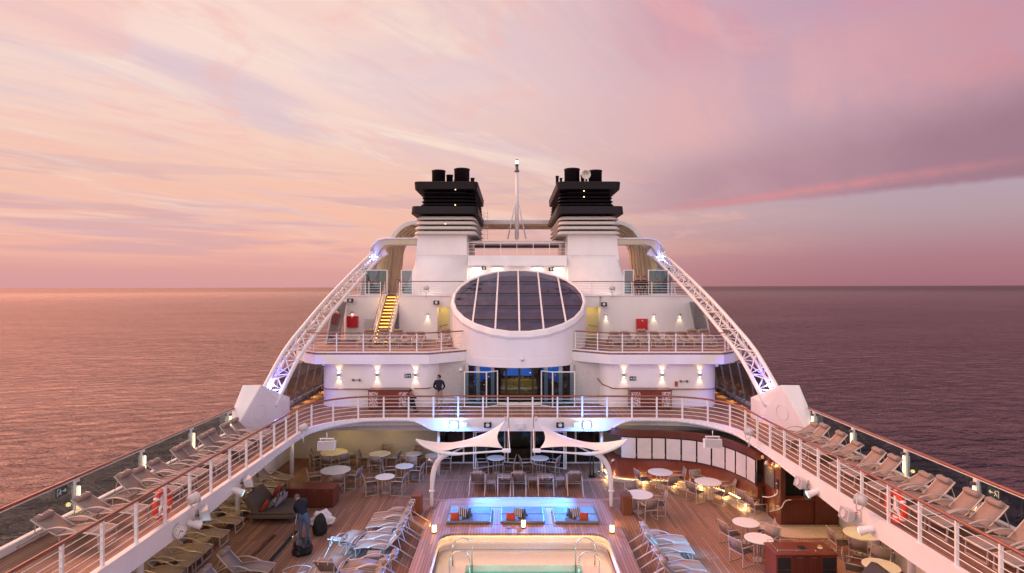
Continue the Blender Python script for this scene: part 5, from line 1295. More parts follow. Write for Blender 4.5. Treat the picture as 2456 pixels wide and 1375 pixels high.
searchlight((-9.2, 24.6, 3.35), 150, 'white searchlight on the left railing where it starts to curve')
searchlight((9.40, 16.4, 3.3), -150, 'white searchlight on the right railing beside the life ring')
searchlight((9.3, 23.9, 3.35), -150, 'white searchlight on the right railing where it starts to curve')
searchlight(at(1022, 691, 38.2), 160, 'pale searchlight at the top railing left of the skylight')
searchlight(at(1469, 691, 38.2), 200, 'pale searchlight at the top railing right of the skylight')
for u in (1022, 1469):
    light('house_uplight', 'SPOT', (CAMX + (u - CX) * 39.5 / F, 39.4, ZC + .2), 40, (1, .82, .6), aim=(CAMX + (u - CX) * 41 / F, 41.6, 9.3), size=.15, spot=110, blend=1)
# life rings
for s_, sd_, yy in ((-1, 'left', 15.8), (1, 'right', 15.6)):
    c = Vector((s_ * 9.86, yy, ZA + .52)); root = empty('life_ring', c, 'orange and white life ring hung inside the %s railing' % sd_, 'life ring', 'life rings on the railings')
    n_ = 32; pts = [c + Vector((0, .33 * math.cos(2 * math.pi * k / n_), .36 * math.sin(2 * math.pi * k / n_))) for k in range(n_)]
    MB().tube(pts, .075, 10, closed=True).build('ring', ringo, root)
    for a0 in (35, 145, 215, 325):
        MB().tube([c + Vector((0, .33 * math.cos(R(a0 + d_)), .36 * math.sin(R(a0 + d_)))) for d_ in (-5, -2, 2, 5)], .079, 10).build('white_band', railw, root)
    hk = MB(); hk.box(c.x - .03, c.x + .03, yy - .05, yy + .05, c.z - .1, c.z + .45); hk.tube([c + Vector((0, -.26, -.3)), c + Vector((0, 0, .02)), c + Vector((0, .26, -.3))], .04, 5); hk.tube([c + Vector((0, -.2, -.3)), c + Vector((0, .2, -.3))], .05, 5); hk.build('holder', railw, root)
# hanging speakers
for u, v, s_, lb in ((784, 1069, -1, 'left'), (1709, 1064, 1, 'right')):
    c = Vector(at(u, v, 25.3)); root = empty('hanging_speaker', c, 'white box speaker hanging under the %s deck corner' % lb, 'speaker', 'hanging box speakers')
    M_ = Matrix.Rotation(R(-s_ * 8), 3, 'Z') @ Matrix.Rotation(R(-14), 3, 'X')
    MB().obox(c, .74, .34, .40, M_).build('cabinet', white, root, bevel=.02)
    MB().obox(c + M_ @ Vector((0, -.175, 0)), .68, .012, .34, M_).build('grille', mat('grille_grey', (.45, .43, .46), .7, var=.05), root)
    MB().obox(c + Vector((0, 0, .30)), .62, .08, .04).cyl(c + Vector((0, 0, .3)), c + Vector((0, 0, .56)), .02, n=6).cyl(c + Vector((-.28, 0, .12)), c + Vector((-.28, 0, .3)), .015, n=6).cyl(c + Vector((.28, 0, .12)), c + Vector((.28, 0, .3)), .015, n=6).build('bracket', railw, root)
# cctv domes
for u, v, Y, lb in ((776, 874, 31.0, 'under the left end of the sun deck edge'), (1719, 876, 31.0, 'under the right end of the sun deck edge'), (1253, 861, 30.85, 'on the drum below the skylight'), (1105, 887, 31.6, 'on the recessed wall left of the glass front')):
    c = Vector(at(u, v, Y)); root = empty('dome_camera', c, 'small white dome camera %s' % lb, 'camera', 'dome cameras')
    MB().lathe([(.05, -.10), (.09, -.05), (.10, .0), (.08, .05), (.03, .06)], c, 14).build('dome', white, root)
    MB().lathe([(.01, -.135), (.05, -.12), (.07, -.09)], c, 12).build('lens', blackd, root)
    MB().tube([c + Vector((0, 0, .05)), c + Vector((0, .06, .10)), c + Vector((0, .22, .10))], .03, 6).build('arm', white, root)
# sconces
def sconce(u, v, Y, up, label):
    c = Vector(at(u, v, Y)); c.y = Y - .06; root = empty('wall_sconce', c, label, 'wall lamp', 'lit wall sconces')
    MB().box(c.x - .06, c.x + .06, c.y - .06, c.y + .05, c.z - .09, c.z + .09).build('lamp_body', steel, root, bevel=.008)
    q = MB(); q.box(c.x - .045, c.x + .045, c.y - .045, c.y + .04, c.z - .097, c.z - .0905)
    if up: q.box(c.x - .045, c.x + .045, c.y - .045, c.y + .04, c.z + .0905, c.z + .097)
    q.build('lens', warmw, root)
    light('down_beam', 'SPOT', (c.x, c.y - .03, c.z - .12), 16, (1, .70, .36), root, aim=(c.x, c.y + .06, c.z - 1), size=.02, spot=75, blend=.7)
    if up: light('up_beam', 'SPOT', (c.x, c.y - .03, c.z + .12), 16, (1, .70, .36), root, aim=(c.x, c.y + .06, c.z + 1), size=.02, spot=75, blend=.7)
for i, u in enumerate((813, 905, 997)): sconce(u, 899, 31.1, True, 'lit up and down sconce on the left house wall, %s of three' % ('left', 'middle', 'right')[i])
for i, u in enumerate((1496, 1588, 1678)): sconce(u, 899, 31.1, True, 'lit up and down sconce on the right house wall, %s of three' % ('left', 'middle', 'right')[i])
for u, v, lb in ((845, 750, 'above the left red box'), (1026, 754, 'left of the left yellow doorway'), (1453, 755, 'right of the right yellow doorway'), (1568, 755, 'just right of the right red box'), (1630, 755, 'near its right end')):
    sconce(u, v, 38.5, False, 'downward sconce on the sun deck wall %s' % lb)
# red boxes
for u, v, lb in ((845, 772, 'left'), (1540, 778.5, 'right')):
    c = Vector(at(u, v, 38.3)); root = empty('fire_cabinet', c, 'bright red metal box on the %s sun deck wall' % lb, 'fire cabinet', 'red boxes on the sun deck wall')
    MB().box(c.x - .36, c.x + .36, 38.24, 38.5, c.z - .37, c.z + .37).build('case', redbox, root, bevel=.012)
    d_ = MB().box(c.x - .33, c.x + .33, 38.225, 38.239, c.z - .34, c.z + .34).build('door', redbox, root, bevel=.006)
    MB().box(c.x - .05, c.x + .05, 38.212, 38.224, c.z + .22, c.z + .28).build('handle', steel, d_)
# exit signs
sg = mat('sign_green', (.012, .055, .045), .5, var=.05); sw_ = mat('sign_white', (.75, .8, .76), .5, var=.0)
def exitsign(c, M_, dir_, label, sc=1.0):
    c = Vector(c); root = empty('exit_sign', c, label, 'exit sign', 'green exit signs'); w_, h_ = .30 * sc, .19 * sc
    MB().obox(c, w_, .02, h_, M_).build('board', sg, root)
    q = MB(); L = lambda pts: q.add([c + M_ @ Vector((dir_ * a * sc, -.0125, b * sc)) for a, b in pts], [tuple(range(len(pts)))])
    L([(.02, .012), (.075, .012), (.075, .045), (.125, 0), (.075, -.045), (.075, -.012), (.02, -.012)])          # arrow
    L([(-.13, -.07), (-.115, -.07), (-.115, .07), (-.13, .07)]); L([(-.115, .055), (-.07, .055), (-.07, .07), (-.115, .07)])   # doorway
    L([(-.055, .035), (-.03, .035), (-.03, .06), (-.055, .06)])                                                   # running figure
    L([(-.075, .0), (-.03, .03), (-.01, .015), (-.05, -.02)]); L([(-.06, -.01), (-.035, -.01), (-.01, -.06), (-.03, -.06)]); L([(-.07, -.005), (-.055, -.02), (-.09, -.055), (-.10, -.04)]); L([(-.03, .02), (-.02, .03), (.005, .0), (-.005, -.01)])
    q.build('pictogram', sw_, root)
I3 = Matrix.Identity(3)
exitsign(at(978, 901.5, 31.07), I3, 1, 'dark green exit sign with arrow on the left house wall', 1.15)
exitsign(at(1518, 908, 31.07), I3, -1, 'dark green exit sign with arrow on the right house wall', 1.15)
exitsign((-12.44, 15.6, ZA + .92), Matrix.Rotation(R(90), 3, 'Z'), 1, 'dark green exit sign on the left glass railing', 1.3)
exitsign((12.44, 15.55, ZA + .90), Matrix.Rotation(R(-90), 3, 'Z'), -1, 'dark green exit sign on the right glass railing', 1.3)
# small wall fittings
q = MB(); c = Vector(at(1622, 921, 31.05)); q.obox(c, .13, .08, .26); tag(q.build('call_box', mat('orange_box', (.35, .06, .02), .5)), 'small orange and black wall phone box on the right house wall', 'call box')
for u, v, lb in ((855, 912, 'left'), (1641, 915, 'right')):
    q = MB(); c = Vector(at(u, v, 31.0))
    for dx in (-.18, .16): q.lathe([(.03, -.05), (.07, -.03), (.07, .04), (.03, .06)], c + Vector((dx, 0, 0)), 10, Matrix.Rotation(R(60 + dx * 60), 4, 'Y')); q.cyl(c + Vector((dx, 0, 0)), c + Vector((dx, .1, 0)), .02, n=6)
    q.tube([c + Vector((-.18, .06, 0)), c + Vector((.16, .06, 0))], .012, 5)
    tag(q.build('valve_pair', steeld), 'pair of small dark fittings on the %s house wall' % lb, 'wall fitting')
q = MB()
for k in range(12): q.box(-10.15, -9.35, 38.46, 38.5, 6.0 + k * .1, 6.05 + k * .1)
tag(q.build('vent_grille', greyw), 'louvred vent grille on the wall left of the lit staircase', 'vent')
# ------------------------------------------------------------------ bar on the right
root = empty('curved_bar', (7, 27, 0), 'curved dark wood bar with white roller blinds and a glowing base', 'bar')
BP = smoothpath([(4.3, 29.2, 0), (4.35, 28.6, 0), (4.65, 28.1, 0), (5.4, 27.82, 0), (6.85, 27.7, 0), (8.2, 27.2, 0), (9.15, 26.2, 0), (9.62, 24.9, 0), (9.75, 24.0, 0)], 8)
BP = resample(BP, .08)
def bnorm(i):
    tv = (BP[min(i + 1, len(BP) - 1)] - BP[max(i - 1, 0)]).normalized(); return Vector((tv.y, -tv.x, 0))   # customers' side
NB = [bnorm(i) for i in range(len(BP))]
def band(o0, o1, z0, z1, name, m, par=None, rng=None, bev=0):
    q = MB(); idx = range(len(BP)) if rng is None else rng; V = []
    for i in idx:
        a, b = BP[i] + NB[i] * o0, BP[i] + NB[i] * o1
        V += [(a.x, a.y, z0), (b.x, b.y, z0), (b.x, b.y, z1), (a.x, a.y, z1)]
    n = len(list(idx)); Fc = [(k * 4 + j, k * 4 + (j + 1) % 4, k * 4 + 4 + (j + 1) % 4, k * 4 + 4 + j) for k in range(n - 1) for j in range(4)] + [(0, 3, 2, 1), tuple((n - 1) * 4 + j for j in range(4))]
    q.add(V, Fc); return q.build(name, m, par if par is not None else root, bevel=bev)
band(-.1, .06, .16, 1.06, 'bar_front', mahog)
band(-.35, .12, 1.06, 1.11, 'counter_top', mahogd)
band(-.1, .34, .012, .13, 'step', mat('bar_step', (.5, .42, .32), .6, var=.06))
band(-.12, .10, 2.16, 2.46, 'header', mahogd)
band(-.9, -.88, 1.12, 2.16, 'back_panel', mat('bar_back', (.02, .014, .008), .6, var=.4, scale=3))
q = MB().tube([p + n * .075 + Vector((0, 0, .147)) for p, n in zip(BP, NB)], .012, 6); q.build('light_strip', emis('bar_strip', (1, .66, .24), 22), root)
q = MB().tube([p + n * .40 + Vector((0, 0, .26)) for p, n in zip(BP, NB)], .022, 8)
for i in range(4, len(BP), 10): q.cyl(BP[i] + NB[i] * .40 + Vector((0, 0, .005)), BP[i] + NB[i] * .40 + Vector((0, 0, .26)), .014, n=6)
q.build('foot_rail', steel, root)
n_ = len(BP); s0 = 18; cnt = 10; stp = (n_ - s0 - 2) / cnt
for k in range(cnt):
    a, b = int(round(s0 + stp * k)), int(round(s0 + stp * (k + 1)))
    q = band(.075 + .006 * (k % 2), .081 + .006 * (k % 2), 1.14, 2.10, 'roller_blind', screen, rng=range(a, b))
    p = BP[b] + NB[b] * .055; MB().cyl((p.x, p.y, 1.11), (p.x, p.y, 2.16), .02, n=6).build('blind_post', steeld, root)
for i in range(12, n_, 18):
    p = BP[i] + NB[i] * .42
    light('bar_glow', 'POINT', (p.x, p.y, .16), 13, (1, .62, .24), root, size=.05)
for i in range(20, n_, 28):
    p = BP[i] - NB[i] * .5; light('bar_lamp', 'POINT', (p.x, p.y, 2.1), 3, (1, .7, .25), root, size=.1)
# carpet area round the bar
cv = [P(u, v, 0) for u, v in ((1442, 1144.6), (1502, 1155.5), (1570, 1163), (1638, 1176), (1690, 1187), (1736, 1203), (1785.5, 1233), (1829, 1270), (1884, 1289), (1982, 1290.5))]
cv = [(p.x, p.y) for p in smoothpath([(p[0], p[1], 0) for p in cv], 4)]
d = MB(); d.prism([(3.9, 31.5), (3.7, 29.2)] + cv + [(12.3, 21.6), (12.3, 31.5)], .001, .008); struct(d.build('bar_floor', carpet), 'beige floor area along the bar')
# wood cabin at the end of the bar
root = empty('wood_cabin', (10.6, 22.7, 0), 'dark wood panelled cabin with blackboard and dark hatch under the right deck', 'cabin')
MB().box(10.02, 10.1, 22.75, 24.2, .0, 2.5).build('side_wall', mahog, root)
MB().box(10.02, 10.2, 22.62, 22.75, 0, 2.5).build('corner_post', mahogd, root)
MB().box(10.2, 11.35, 22.7, 22.76, 0, 1.02).build('front_wall', mahogd, root)
MB().box(10.2, 11.35, 22.7, 22.76, 2.12, 2.5).build('lintel', mahogd, root)
MB().box(11.35, 11.55, 22.62, 22.76, 0, 2.5).build('corner_post', mahogd, root)
MB().box(11.55, 12.3, 22.7, 22.76, 0, 2.5).build('front_wall', mahogd, root)
MB().box(10.2, 11.35, 23.4, 23.46, 0, 2.5).build('hatch_back', interior, root)
MB().box(10.15, 11.4, 22.60, 23.0, 1.02, 1.06).build('hatch_counter', mahog, root)
MB().box(10.0, 12.3, 22.58, 22.63, 0, .08).build('skirting', steel, root)
q = MB(); q.box(9.985, 10.015, 23.15, 23.95, 1.25, 2.05); bo = q.build('blackboard', mat('board_grey', (.10, .10, .085), .7, var=.4, scale=5)); tag(bo, 'grey blackboard on the side of the wood cabin', 'blackboard')
q = MB(); q.box(9.985, 10.015, 22.82, 22.99, 1.35, 1.75); so_ = q.build('menu_sign', blackd); tag(so_, 'small dark sign with a pale line of lettering on the cabin corner', 'sign')
q = MB()
for k in range(5): q.box(9.982, 9.984, 22.84 + k * .028, 22.855 + k * .028, 1.55, 1.60)
q.build('lettering', sw_, so_)
lt = empty('picture_lamp', (9.9, 23.5, 2.25), 'amber lamp shining on the blackboard of the wood cabin', 'lamp')
MB().lathe([(.02, .08), (.05, .06), (.09, -.04), (.085, -.045)], (9.85, 23.5, 2.2), 12).build('lamp_shade', railw, lt); MB().tube([(10.02, 23.5, 2.3), (9.85, 23.5, 2.28)], .015, 6).build('arm', steel, lt)
light('lamp_light', 'POINT', (9.8, 23.5, 2.1), 9, (1, .52, .12), lt, size=.05)
for k, yy in enumerate((23.0, 24.0)):
    q = MB().lathe([(.02, .07), (.06, .04), (.06, -.06), (.02, -.08)], (9.9, yy, 2.3), 10); tag(q.build('white_spot', railw), 'small white spot lamp by the top of the blackboard, %s one' % ('nearer', 'farther')[k], 'lamp')
# unplugged cable ends on the cabin
q = MB().tube(smoothpath([(9.55, 23.2, .95), (9.75, 23.0, 1.0), (9.98, 22.9, 1.15), (10.0, 22.88, 1.35)], 5), .02, 6); tag(q.build('pale_rail', railw), 'thin pale handrail stub rising at the end of the bar steps', 'handrail')
q = MB().tube(smoothpath([(9.4, 22.2, .75), (9.9, 22.4, .78), (10.15, 22.55, 1.0), (10.4, 22.58, 1.05)], 5), .016, 6); tag(q.build('white_cable', railw), 'white cable curving up to the hatch of the wood cabin', 'cable')
q = MB(); q.lathe([(.2, 0), (.2, .03)], (3.5, 28.5, 0), 14); q.cyl((3.42, 28.5, 0), (3.42, 28.5, 1.15), .03, n=8); q.cyl((3.58, 28.5, 0), (3.58, 28.5, 1.15), .03, n=8); q.box(3.36, 3.64, 28.44, 28.56, 1.1, 1.25)
tag(q.build('menu_stand', blackd), 'black metal stand by the right column near the bar', 'stand')
# ------------------------------------------------------------------ ceiling downlights under deck A
DL = [(-9.2, 30.6, 26, 'before the cream rear wall'), (-6.8, 30.7, 18, 'before the cream wall near the sail'), (-11.7, 17.6, 24, 'over the nearest yellow loungers'), (-11.7, 20.3, 24, 'over the second group of yellow loungers'),
      (-11.7, 22.9, 22, 'over the daybed end'), (-11.7, 25.6, 22, 'over the farthest yellow loungers'), (-10.9, 28.6, 24, 'over the far left tables'), (11.6, 20.0, 30, 'over the yellow table under the right deck'), (11.4, 17.6, 24, 'over the lowest right table'), (11.2, 22.0, 18, 'before the wood cabin')]
for xx, yy, en, lb in DL:
    root = empty('ceiling_lamp', (xx, yy, 2.48), 'warm round ceiling lamp under the upper deck %s' % lb, 'ceiling lamp', 'warm ceiling lamps under the upper deck')
    MB().lathe([(.09, 2.455), (.10, 2.47), (.10, 2.498)], (xx, yy, 0), 14).build('lamp_ring', steel, root); MB().lathe([(0, 2.449), (.085, 2.449), (.085, 2.454)], (xx, yy, 0), 14).build('lens', warmw, root)
    light('lamp_light', 'SPOT', (xx, yy, 2.43), en * 2.1, (1, .64, .16), root, aim=(xx, yy, 0), size=.08, spot=150, blend=.8)
# ------------------------------------------------------------------ things on the pool deck, left
root = empty('deck_drain', (-8.57, 20.9, 0), 'open dark drain channel with pale metal edges in the left deck', 'drain channel')
MB().box(-8.64, -8.50, 18.9, 22.2, .002, .006).build('channel', interior, root)
for xx in (-8.66, -8.48): MB().box(xx - .018, xx + .018, 18.9, 22.2, .002, .014).build('edge_strip', steel, root)
q = MB(); q.hexa([(-9.42, 20.1, .002), (-9.28, 20.1, .002), (-9.20, 21.8, .002), (-9.34, 21.8, .002), (-9.42, 20.1, .03), (-9.28, 20.1, .03), (-9.20, 21.8, .03), (-9.34, 21.8, .03)])
tag(q.build('channel_cover', mahogd), 'long wooden cover strip lifted off and lying left of the drain', 'cover strip')
q = MB(); pts = [(-7.45 + .42 * math.cos(a) * (1 + .15 * math.sin(2 * a)), 19.15 + .3 * math.sin(a), .012) for a in [R(12 * i) for i in range(29)]] + [(-7.9, 18.6, .012), (-8.2, 18.0, .012)]
q.tube(pts, .014, 5); tag(q.build('coiled_cable', greyw), 'pale cable lying in a loop at the bottom left of the deck', 'cable')
def lump(name, c, sx, sy, sz, m, label, cat, seed, amp=.22, sub=3):
    bmx = bmesh.new(); bmesh.ops.create_icosphere(bmx, subdivisions=sub, radius=1)
    from mathutils import noise as nz_
    mb = MB()
    for v in bmx.verts:
        d_ = nz_.noise(v.co * 1.6 + Vector((seed, 0, 0))) * amp + abs(nz_.noise(v.co * 4.2 + Vector((0, seed, 0)))) * amp * .7
        v.co *= 1 + d_; v.co.z = max(v.co.z, -.62)
        v.co = Vector((v.co.x * sx, v.co.y * sy, (v.co.z + .62) * sz)) + Vector(c)
    bmx.verts.index_update(); mb.add([v.co for v in bmx.verts], [tuple(v.index for v in f.verts) for f in bmx.faces], False); bmx.free()
    o = mb.build(name, m); tag(o, label, cat); return o
bx, by = P(722, 1331, 0)
lump('rubbish_bag', (bx, by + .1, 0), .34, .30, .34, mat('bag_black', (.012, .012, .014), .22, var=.2), 'black shiny rubbish bag standing in front of the bending man', 'rubbish bag', 3.1, .3)
bx, by = P(770, 1262, 0)
lump('plastic_bag', (bx, by + .15, 0), .42, .32, .30, mat('bag_white', (.70, .66, .68), .4, var=.1), 'crumpled translucent white plastic sheet on the deck behind the bending man', 'plastic bag', 8.2, .45)
bx, by = P(767, 1279, 0); root = empty('tool_tub', (bx, by, 0), 'yellow orange tool tub with tools beside the white plastic sheet', 'tool tub')
MB().hexa([(bx - .18, by - .12, 0), (bx + .18, by - .12, 0), (bx + .18, by + .12, 0), (bx - .18, by + .12, 0), (bx - .22, by - .15, .18), (bx + .22, by - .15, .18), (bx + .22, by + .15, .18), (bx - .22, by + .15, .18)]).build('tub', mat('tub_yellow', (.62, .20, .02), .45), root, bevel=.01)
q = MB()
for k in range(5): q.cyl((bx - .1 + .05 * k, by, .1), (bx - .16 + .08 * k, by + .03 * (k % 2), .36), .018, n=6)
q.build('tool', steeld, root)
# ------------------------------------------------------------------ people
skin_m = mat('skin', (.42, .22, .15), .55, var=.05); navy = mat('navy_jacket', (.006, .009, .024), .85, var=.2, bump=.3, bscale=25); blk = mat('black_cloth', (.010, .010, .012), .8, var=.2); jeans = mat('blue_jeans', (.07, .12, .24), .85, var=.25, scale=9); khaki = mat('khaki_trousers', (.33, .25, .19), .85, var=.12); shoe = mat('dark_shoe', (.015, .012, .012), .5); hair_m = mat('dark_hair', (.012, .008, .007), .7); greyh = mat('grey_cap', (.11, .11, .13), .8)
def person(label, J, mats, hair, hairm, cat='person'):
    """J: joints in world space. One continuous skinned body with five-fingered hands, hair as a child."""
    names = list(J); 
    V, Rr, Ed = [], [], []; lab = []
    def vert(p, r): V.append(Vector(p)); Rr.append(r); return len(V) - 1
    pel = vert(J['pelvis'], .135); waist = vert(J['pelvis'].lerp(J['chest'], .45), .125); ch = vert(J['chest'], .155); nk = vert(J['neck'], .065)
    Ed += [(pel, waist), (waist, ch), (ch, nk)]; lab += ['top', 'top', 'top']
    fw = J['face'].normalized()
    hb = vert(J['head'] - (J['head'] - J['neck']).normalized() * .07, .075); hc = vert(J['head'], .10); ht = vert(J['head'] + (J['head'] - J['neck']).normalized() * .085, .075)
    Ed += [(nk, hb), (hb, hc), (hc, ht)]; lab += ['skin', 'skin', 'skin']
    for sd in 'lr':
        a = vert(J['sh' + sd], .075); e = vert(J['el' + sd], .052); w = vert(J['wr' + sd], .036); Ed += [(ch, a), (a, e), (e, w)]; lab += ['top', 'top', 'top']
        dv = (J['wr' + sd] - J['el' + sd]).normalized(); pm = vert(J['wr' + sd] + dv * .07, .036); Ed.append((w, pm)); lab.append('skin')
        hp = vert(J['hip' + sd], .105); kn = vert(J['kn' + sd], .068); an = vert(J['an' + sd], .048); to = vert(J['toe' + sd], .042)
        Ed += [(pel, hp), (hp, kn), (kn, an), (an, to)]; lab += ['leg', 'leg', 'leg', 'shoe']
    me = bpy.data.meshes.new('person_tmp'); me.from_pydata(V, Ed, []); o = bpy.data.objects.new('person_tmp', me); C.objects.link(o)
    sk = o.modifiers.new('s', 'SKIN'); sk.use_smooth_shade = True
    sv = me.skin_vertices[0].data if me.skin_vertices else None
    if sv is None:
        bm_x = bmesh.new(); bm_x.from_mesh(me); bm_x.verts.layers.skin.verify(); bm_x.to_mesh(me); bm_x.free(); sv = me.skin_vertices[0].data
    for i in range(len(V)): sv[i].radius = (Rr[i], Rr[i]); sv[i].use_root = (i == 0)
    o.modifiers.new('u', 'SUBSURF').levels = 2; o.modifiers['u'].render_levels = 2
    dg = bpy.context.evaluated_depsgraph_get(); dg.update(); ev = bpy.data.meshes.new_from_object(o.evaluated_get(dg))
    mb = MB(); mb.add([v.co for v in ev.vertices], [tuple(p.vertices) for p in ev.polygons], True)
    keys = {'skin': 0, 'top': 1, 'leg': 2, 'shoe': 3}; mi = []
    for p in ev.polygons:
        best, bl_ = 1e9, 'top'
        for (a, b), l in zip(Ed, lab):
            A, B = V[a], V[b]; t_ = max(0, min(1, (p.center - A).dot(B - A) / max(1e-9, (B - A).length_squared))); d_ = (p.center - (A + (B - A) * t_)).length
            if d_ < best: best, bl_ = d_, l
        mi.append(keys[bl_])
    bpy.data.objects.remove(o); bpy.data.meshes.remove(me)
    for sd in 'lr':   # fingers and thumb, slightly curled
        w = J['wr' + sd]; dv = (w - J['el' + sd]).normalized(); sx_ = dv.cross(Vector((0, 0, 1))); sx_ = sx_.normalized() if sx_.length > .1 else Vector((1, 0, 0)); nn = sx_.cross(dv)
        b0 = w + dv * .085
        for k, ln in enumerate((.065, .078, .072, .055)):
            r0 = b0 + sx_ * (k - 1.5) * .019; mb.tube([r0, r0 + dv * ln * .55 + nn * .006, r0 + dv * ln + nn * .026], [.0095, .0085, .006], 6); mi += [0] * (2 * 6 + 2)
        t0 = w + dv * .04 - sx_ * .03; mb.tube([t0, t0 + dv * .03 - sx_ * .02, t0 + dv * .06 - sx_ * .024 + nn * .01], [.011, .010, .007], 6); mi += [0] * 14
    hd = J['head']; up = (hd - J['neck']).normalized(); fw = (fw - up * fw.dot(up)).normalized(); sx_ = up.cross(fw)
    n0 = len(mb.f)
    mb.tube([hd + fw * .085 + up * .015, hd + fw * .118 - up * .02, hd + fw * .09 - up * .028], [.010, .017, .012], 6)   # nose
    for q in (-1, 1):
        mb.lathe([(.004, -.018), (.016, -.01), (.018, .01), (.004, .02)], hd + sx_ * q * .098 - up * .005, 8)            # ears
    mb.tube([hd + fw * .088 - up * .055 - sx_ * .025, hd + fw * .094 - up * .055, hd + fw * .088 - up * .055 + sx_ * .025], .006, 6)   # mouth
    mi += [0] * (len(mb.f) - n0); n0 = len(mb.f)
    for q in (-1, 1): mb.lathe([(.002, -.008), (.010, 0), (.002, .008)], hd + fw * .092 + sx_ * q * .034 + up * .012, 8)
    mi += [3] * (len(mb.f) - n0)
    body = mb.build('person', mats[0])
    for m_ in mats[1:]: body.data.materials.append(m_)
    body.data.polygons.foreach_set('material_index', mi)
    tag(body, label, cat)
    bmx = bmesh.new(); bmesh.ops.create_icosphere(bmx, subdivisions=3, radius=1)
    Mh = Matrix((sx_, fw, up)).transposed(); hb_ = MB()
    for v in bmx.verts:
        c = v.co.copy()
        if c.y > .25 and c.z < .55: c.y = .25 + (c.y - .25) * .15
        if c.z < -.35: c.z = -.35 + (c.z + .35) * .3
        v.co = hd + up * .02 - fw * .012 + Mh @ Vector((c.x * .104, c.y * .118, c.z * .122))
    bmx.verts.index_update(); hb_.add([v.co for v in bmx.verts], [tuple(v.index for v in f.verts) for f in bmx.faces], True); bmx.free()
    hb_.build(hair, hairm, body)
    return body
def V3(*a): return Vector(a)
# man standing with hands behind his back
ox, oy, oz = -4.22, 30.55, ZA
def o_(x_, y_, z_): return V3(ox + x_, oy + y_, oz + z_)
person('man in navy jacket and khaki trousers standing by the corner of the left house wall', dict(pelvis=o_(0, 0, .93), chest=o_(0, .01, 1.33), neck=o_(0, 0, 1.53), head=o_(-.01, -.02, 1.65), face=V3(-.9, -.45, 0),
    shl=o_(-.20, 0, 1.42), ell=o_(-.29, .08, 1.14), wrl=o_(-.16, .17, .98), shr=o_(.20, 0, 1.42), elr=o_(.29, .08, 1.14), wrr=o_(.15, .17, .98),
    hipl=o_(-.10, 0, .86), knl=o_(-.11, -.01, .48), anl=o_(-.11, .02, .09), toel=o_(-.14, -.14, .045), hipr=o_(.10, 0, .86), knr=o_(.12, -.01, .48), anr=o_(.12, .03, .09), toer=o_(.16, -.12, .045)), [skin_m, navy, khaki, shoe], 'hair', hair_m)
# person kneeling by the cabinet
ox, oy = -5.5, 29.75
person('person in black kneeling by the left ornate cabinet with hands at the face', dict(pelvis=o_(.02, .08, .36), chest=o_(-.04, .0, .74), neck=o_(-.06, -.04, .93), head=o_(-.04, -.08, 1.04), face=V3(.8, -.6, 0),
    shl=o_(-.23, 0, .82), ell=o_(-.18, -.22, .66), wrl=o_(.0, -.24, .86), shr=o_(.14, -.02, .82), elr=o_(.24, -.2, .72), wrr=o_(.10, -.22, .92),
    hipl=o_(-.09, .04, .32), knl=o_(-.16, -.34, .30), anl=o_(-.14, -.26, .09), toel=o_(-.15, -.4, .045), hipr=o_(.11, .06, .30), knr=o_(.20, -.26, .10), anr=o_(.26, .14, .07), toer=o_(.30, .27, .05)), [skin_m, blk, blk, shoe], 'hair', hair_m)
# man bending over the drain
ox, oy = P(728, 1296, 0); oz = 0
person('man in navy jacket and jeans bending over the drain channel with a tool', dict(pelvis=o_(.02, .0, .92), chest=o_(-.17, .17, 1.25), neck=o_(-.30, .27, 1.37), head=o_(-.36, .34, 1.43), face=V3(-.5, .8, -.6),
    shl=o_(-.34, .10, 1.24), ell=o_(-.42, .24, 1.05), wrl=o_(-.40, .40, .86), shr=o_(.0, .32, 1.27), elr=o_(-.06, .46, 1.08), wrr=o_(-.26, .50, .92),
    hipl=o_(-.10, 0, .85), knl=o_(-.12, .03, .48), anl=o_(-.12, -.02, .09), toel=o_(-.15, .14, .045), hipr=o_(.12, .0, .85), knr=o_(.14, .02, .48), anr=o_(.15, -.04, .09), toer=o_(.17, .12, .045)), [skin_m, navy, jeans, shoe], 'cap', greyh)
q = MB().tube([(ox - .40, oy + .46, .92), (ox - .44, oy + .40, .5), (ox - .46, oy + .2, .03)], .016, 6); q.tube([(ox - .30, oy + .52, .95), (ox - .44, oy + .44, .78)], .014, 6); q.lathe([(.06, 0), (.08, .03), (.02, .09)], (ox - .46, oy + .2, .0), 10)
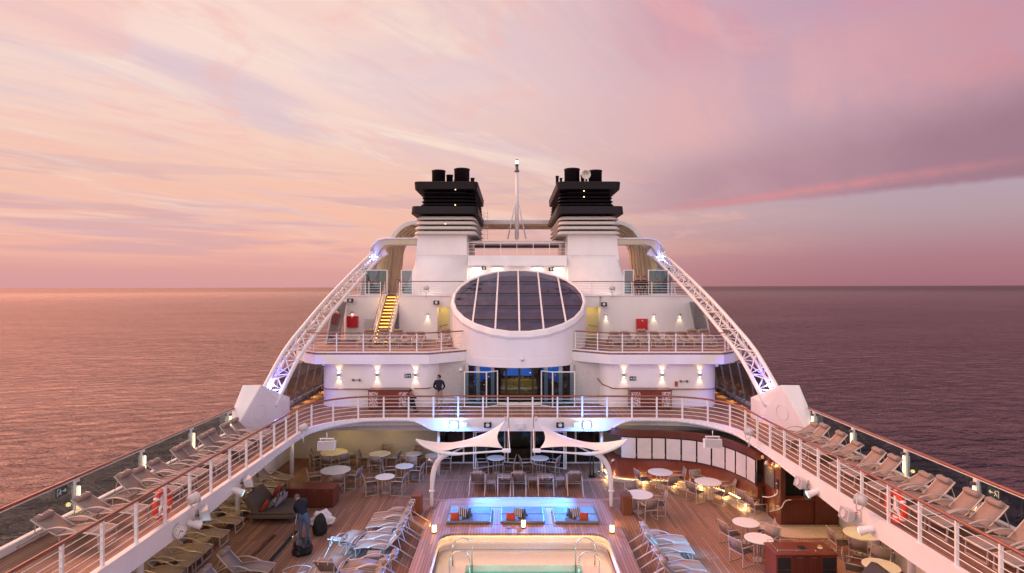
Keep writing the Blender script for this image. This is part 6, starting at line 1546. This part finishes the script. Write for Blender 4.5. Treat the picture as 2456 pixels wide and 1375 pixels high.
tag(q.build('suction_wand', steel), 'thin metal suction wand held by the bending man over the drain', 'tool')
lump('black_sack', (ox + .42, oy + .55, 0), .24, .26, .46, blk, 'black sack standing just behind the bending man', 'sack', 5.5, .2)
# two distant people on the top deck
oz = ZC + .06
for (xx, yy, lb) in ((8.2, 39.9, 'left'), (8.72, 40.3, 'right')):
    ox, oy = xx, yy
    person('distant dark figure on the top deck behind the right railing, the %s one' % lb, dict(pelvis=o_(0, 0, .45), chest=o_(0, .02, .85), neck=o_(0, 0, 1.05), head=o_(0, -.01, 1.17), face=V3(-.3, -1, 0),
        shl=o_(-.20, 0, .94), ell=o_(-.26, -.06, .66), wrl=o_(-.14, -.26, .56), shr=o_(.20, 0, .94), elr=o_(.26, -.06, .66), wrr=o_(.14, -.26, .56),
        hipl=o_(-.10, 0, .45), knl=o_(-.12, -.40, .46), anl=o_(-.12, -.38, .09), toel=o_(-.13, -.52, .045), hipr=o_(.10, 0, .45), knr=o_(.12, -.40, .46), anr=o_(.12, -.38, .09), toer=o_(.13, -.52, .045)), [skin_m, blk, blk, shoe], 'hair', hair_m)
    st_ = empty('stool', (xx, yy + .05, oz), 'dark stool carrying the %s distant figure on the top deck' % lb, 'stool'); MB().box(xx - .18, xx + .18, yy - .12, yy + .22, oz + .28, oz + .33).build('seat', blackd, st_)
    for a in (-1, 1):
        for b in (-1, 1): MB().cyl((xx + a * .15, yy + .05 + b * .14, oz), (xx + a * .15, yy + .05 + b * .14, oz + .28), .015, n=6).build('leg', steeld, st_)
# bar table at the stair head
root = empty('bar_table', (-8.95, 41.5, ZC + .06), 'tall thin bar table beyond the head of the lit staircase', 'table')
MB().lathe([(.35, ZC + 1.12), (.35, ZC + 1.15)], (-8.45, 41.8, 0), 20).build('tabletop', steeld, root)
for k in range(3): MB().tube([(-8.45 + .06 * math.cos(k * 2.1), 41.8 + .06 * math.sin(k * 2.1), ZC + 1.12), (-8.45 + .28 * math.cos(k * 2.1), 41.8 + .28 * math.sin(k * 2.1), ZC + .06)], .02, 6).build('leg', steeld, root)
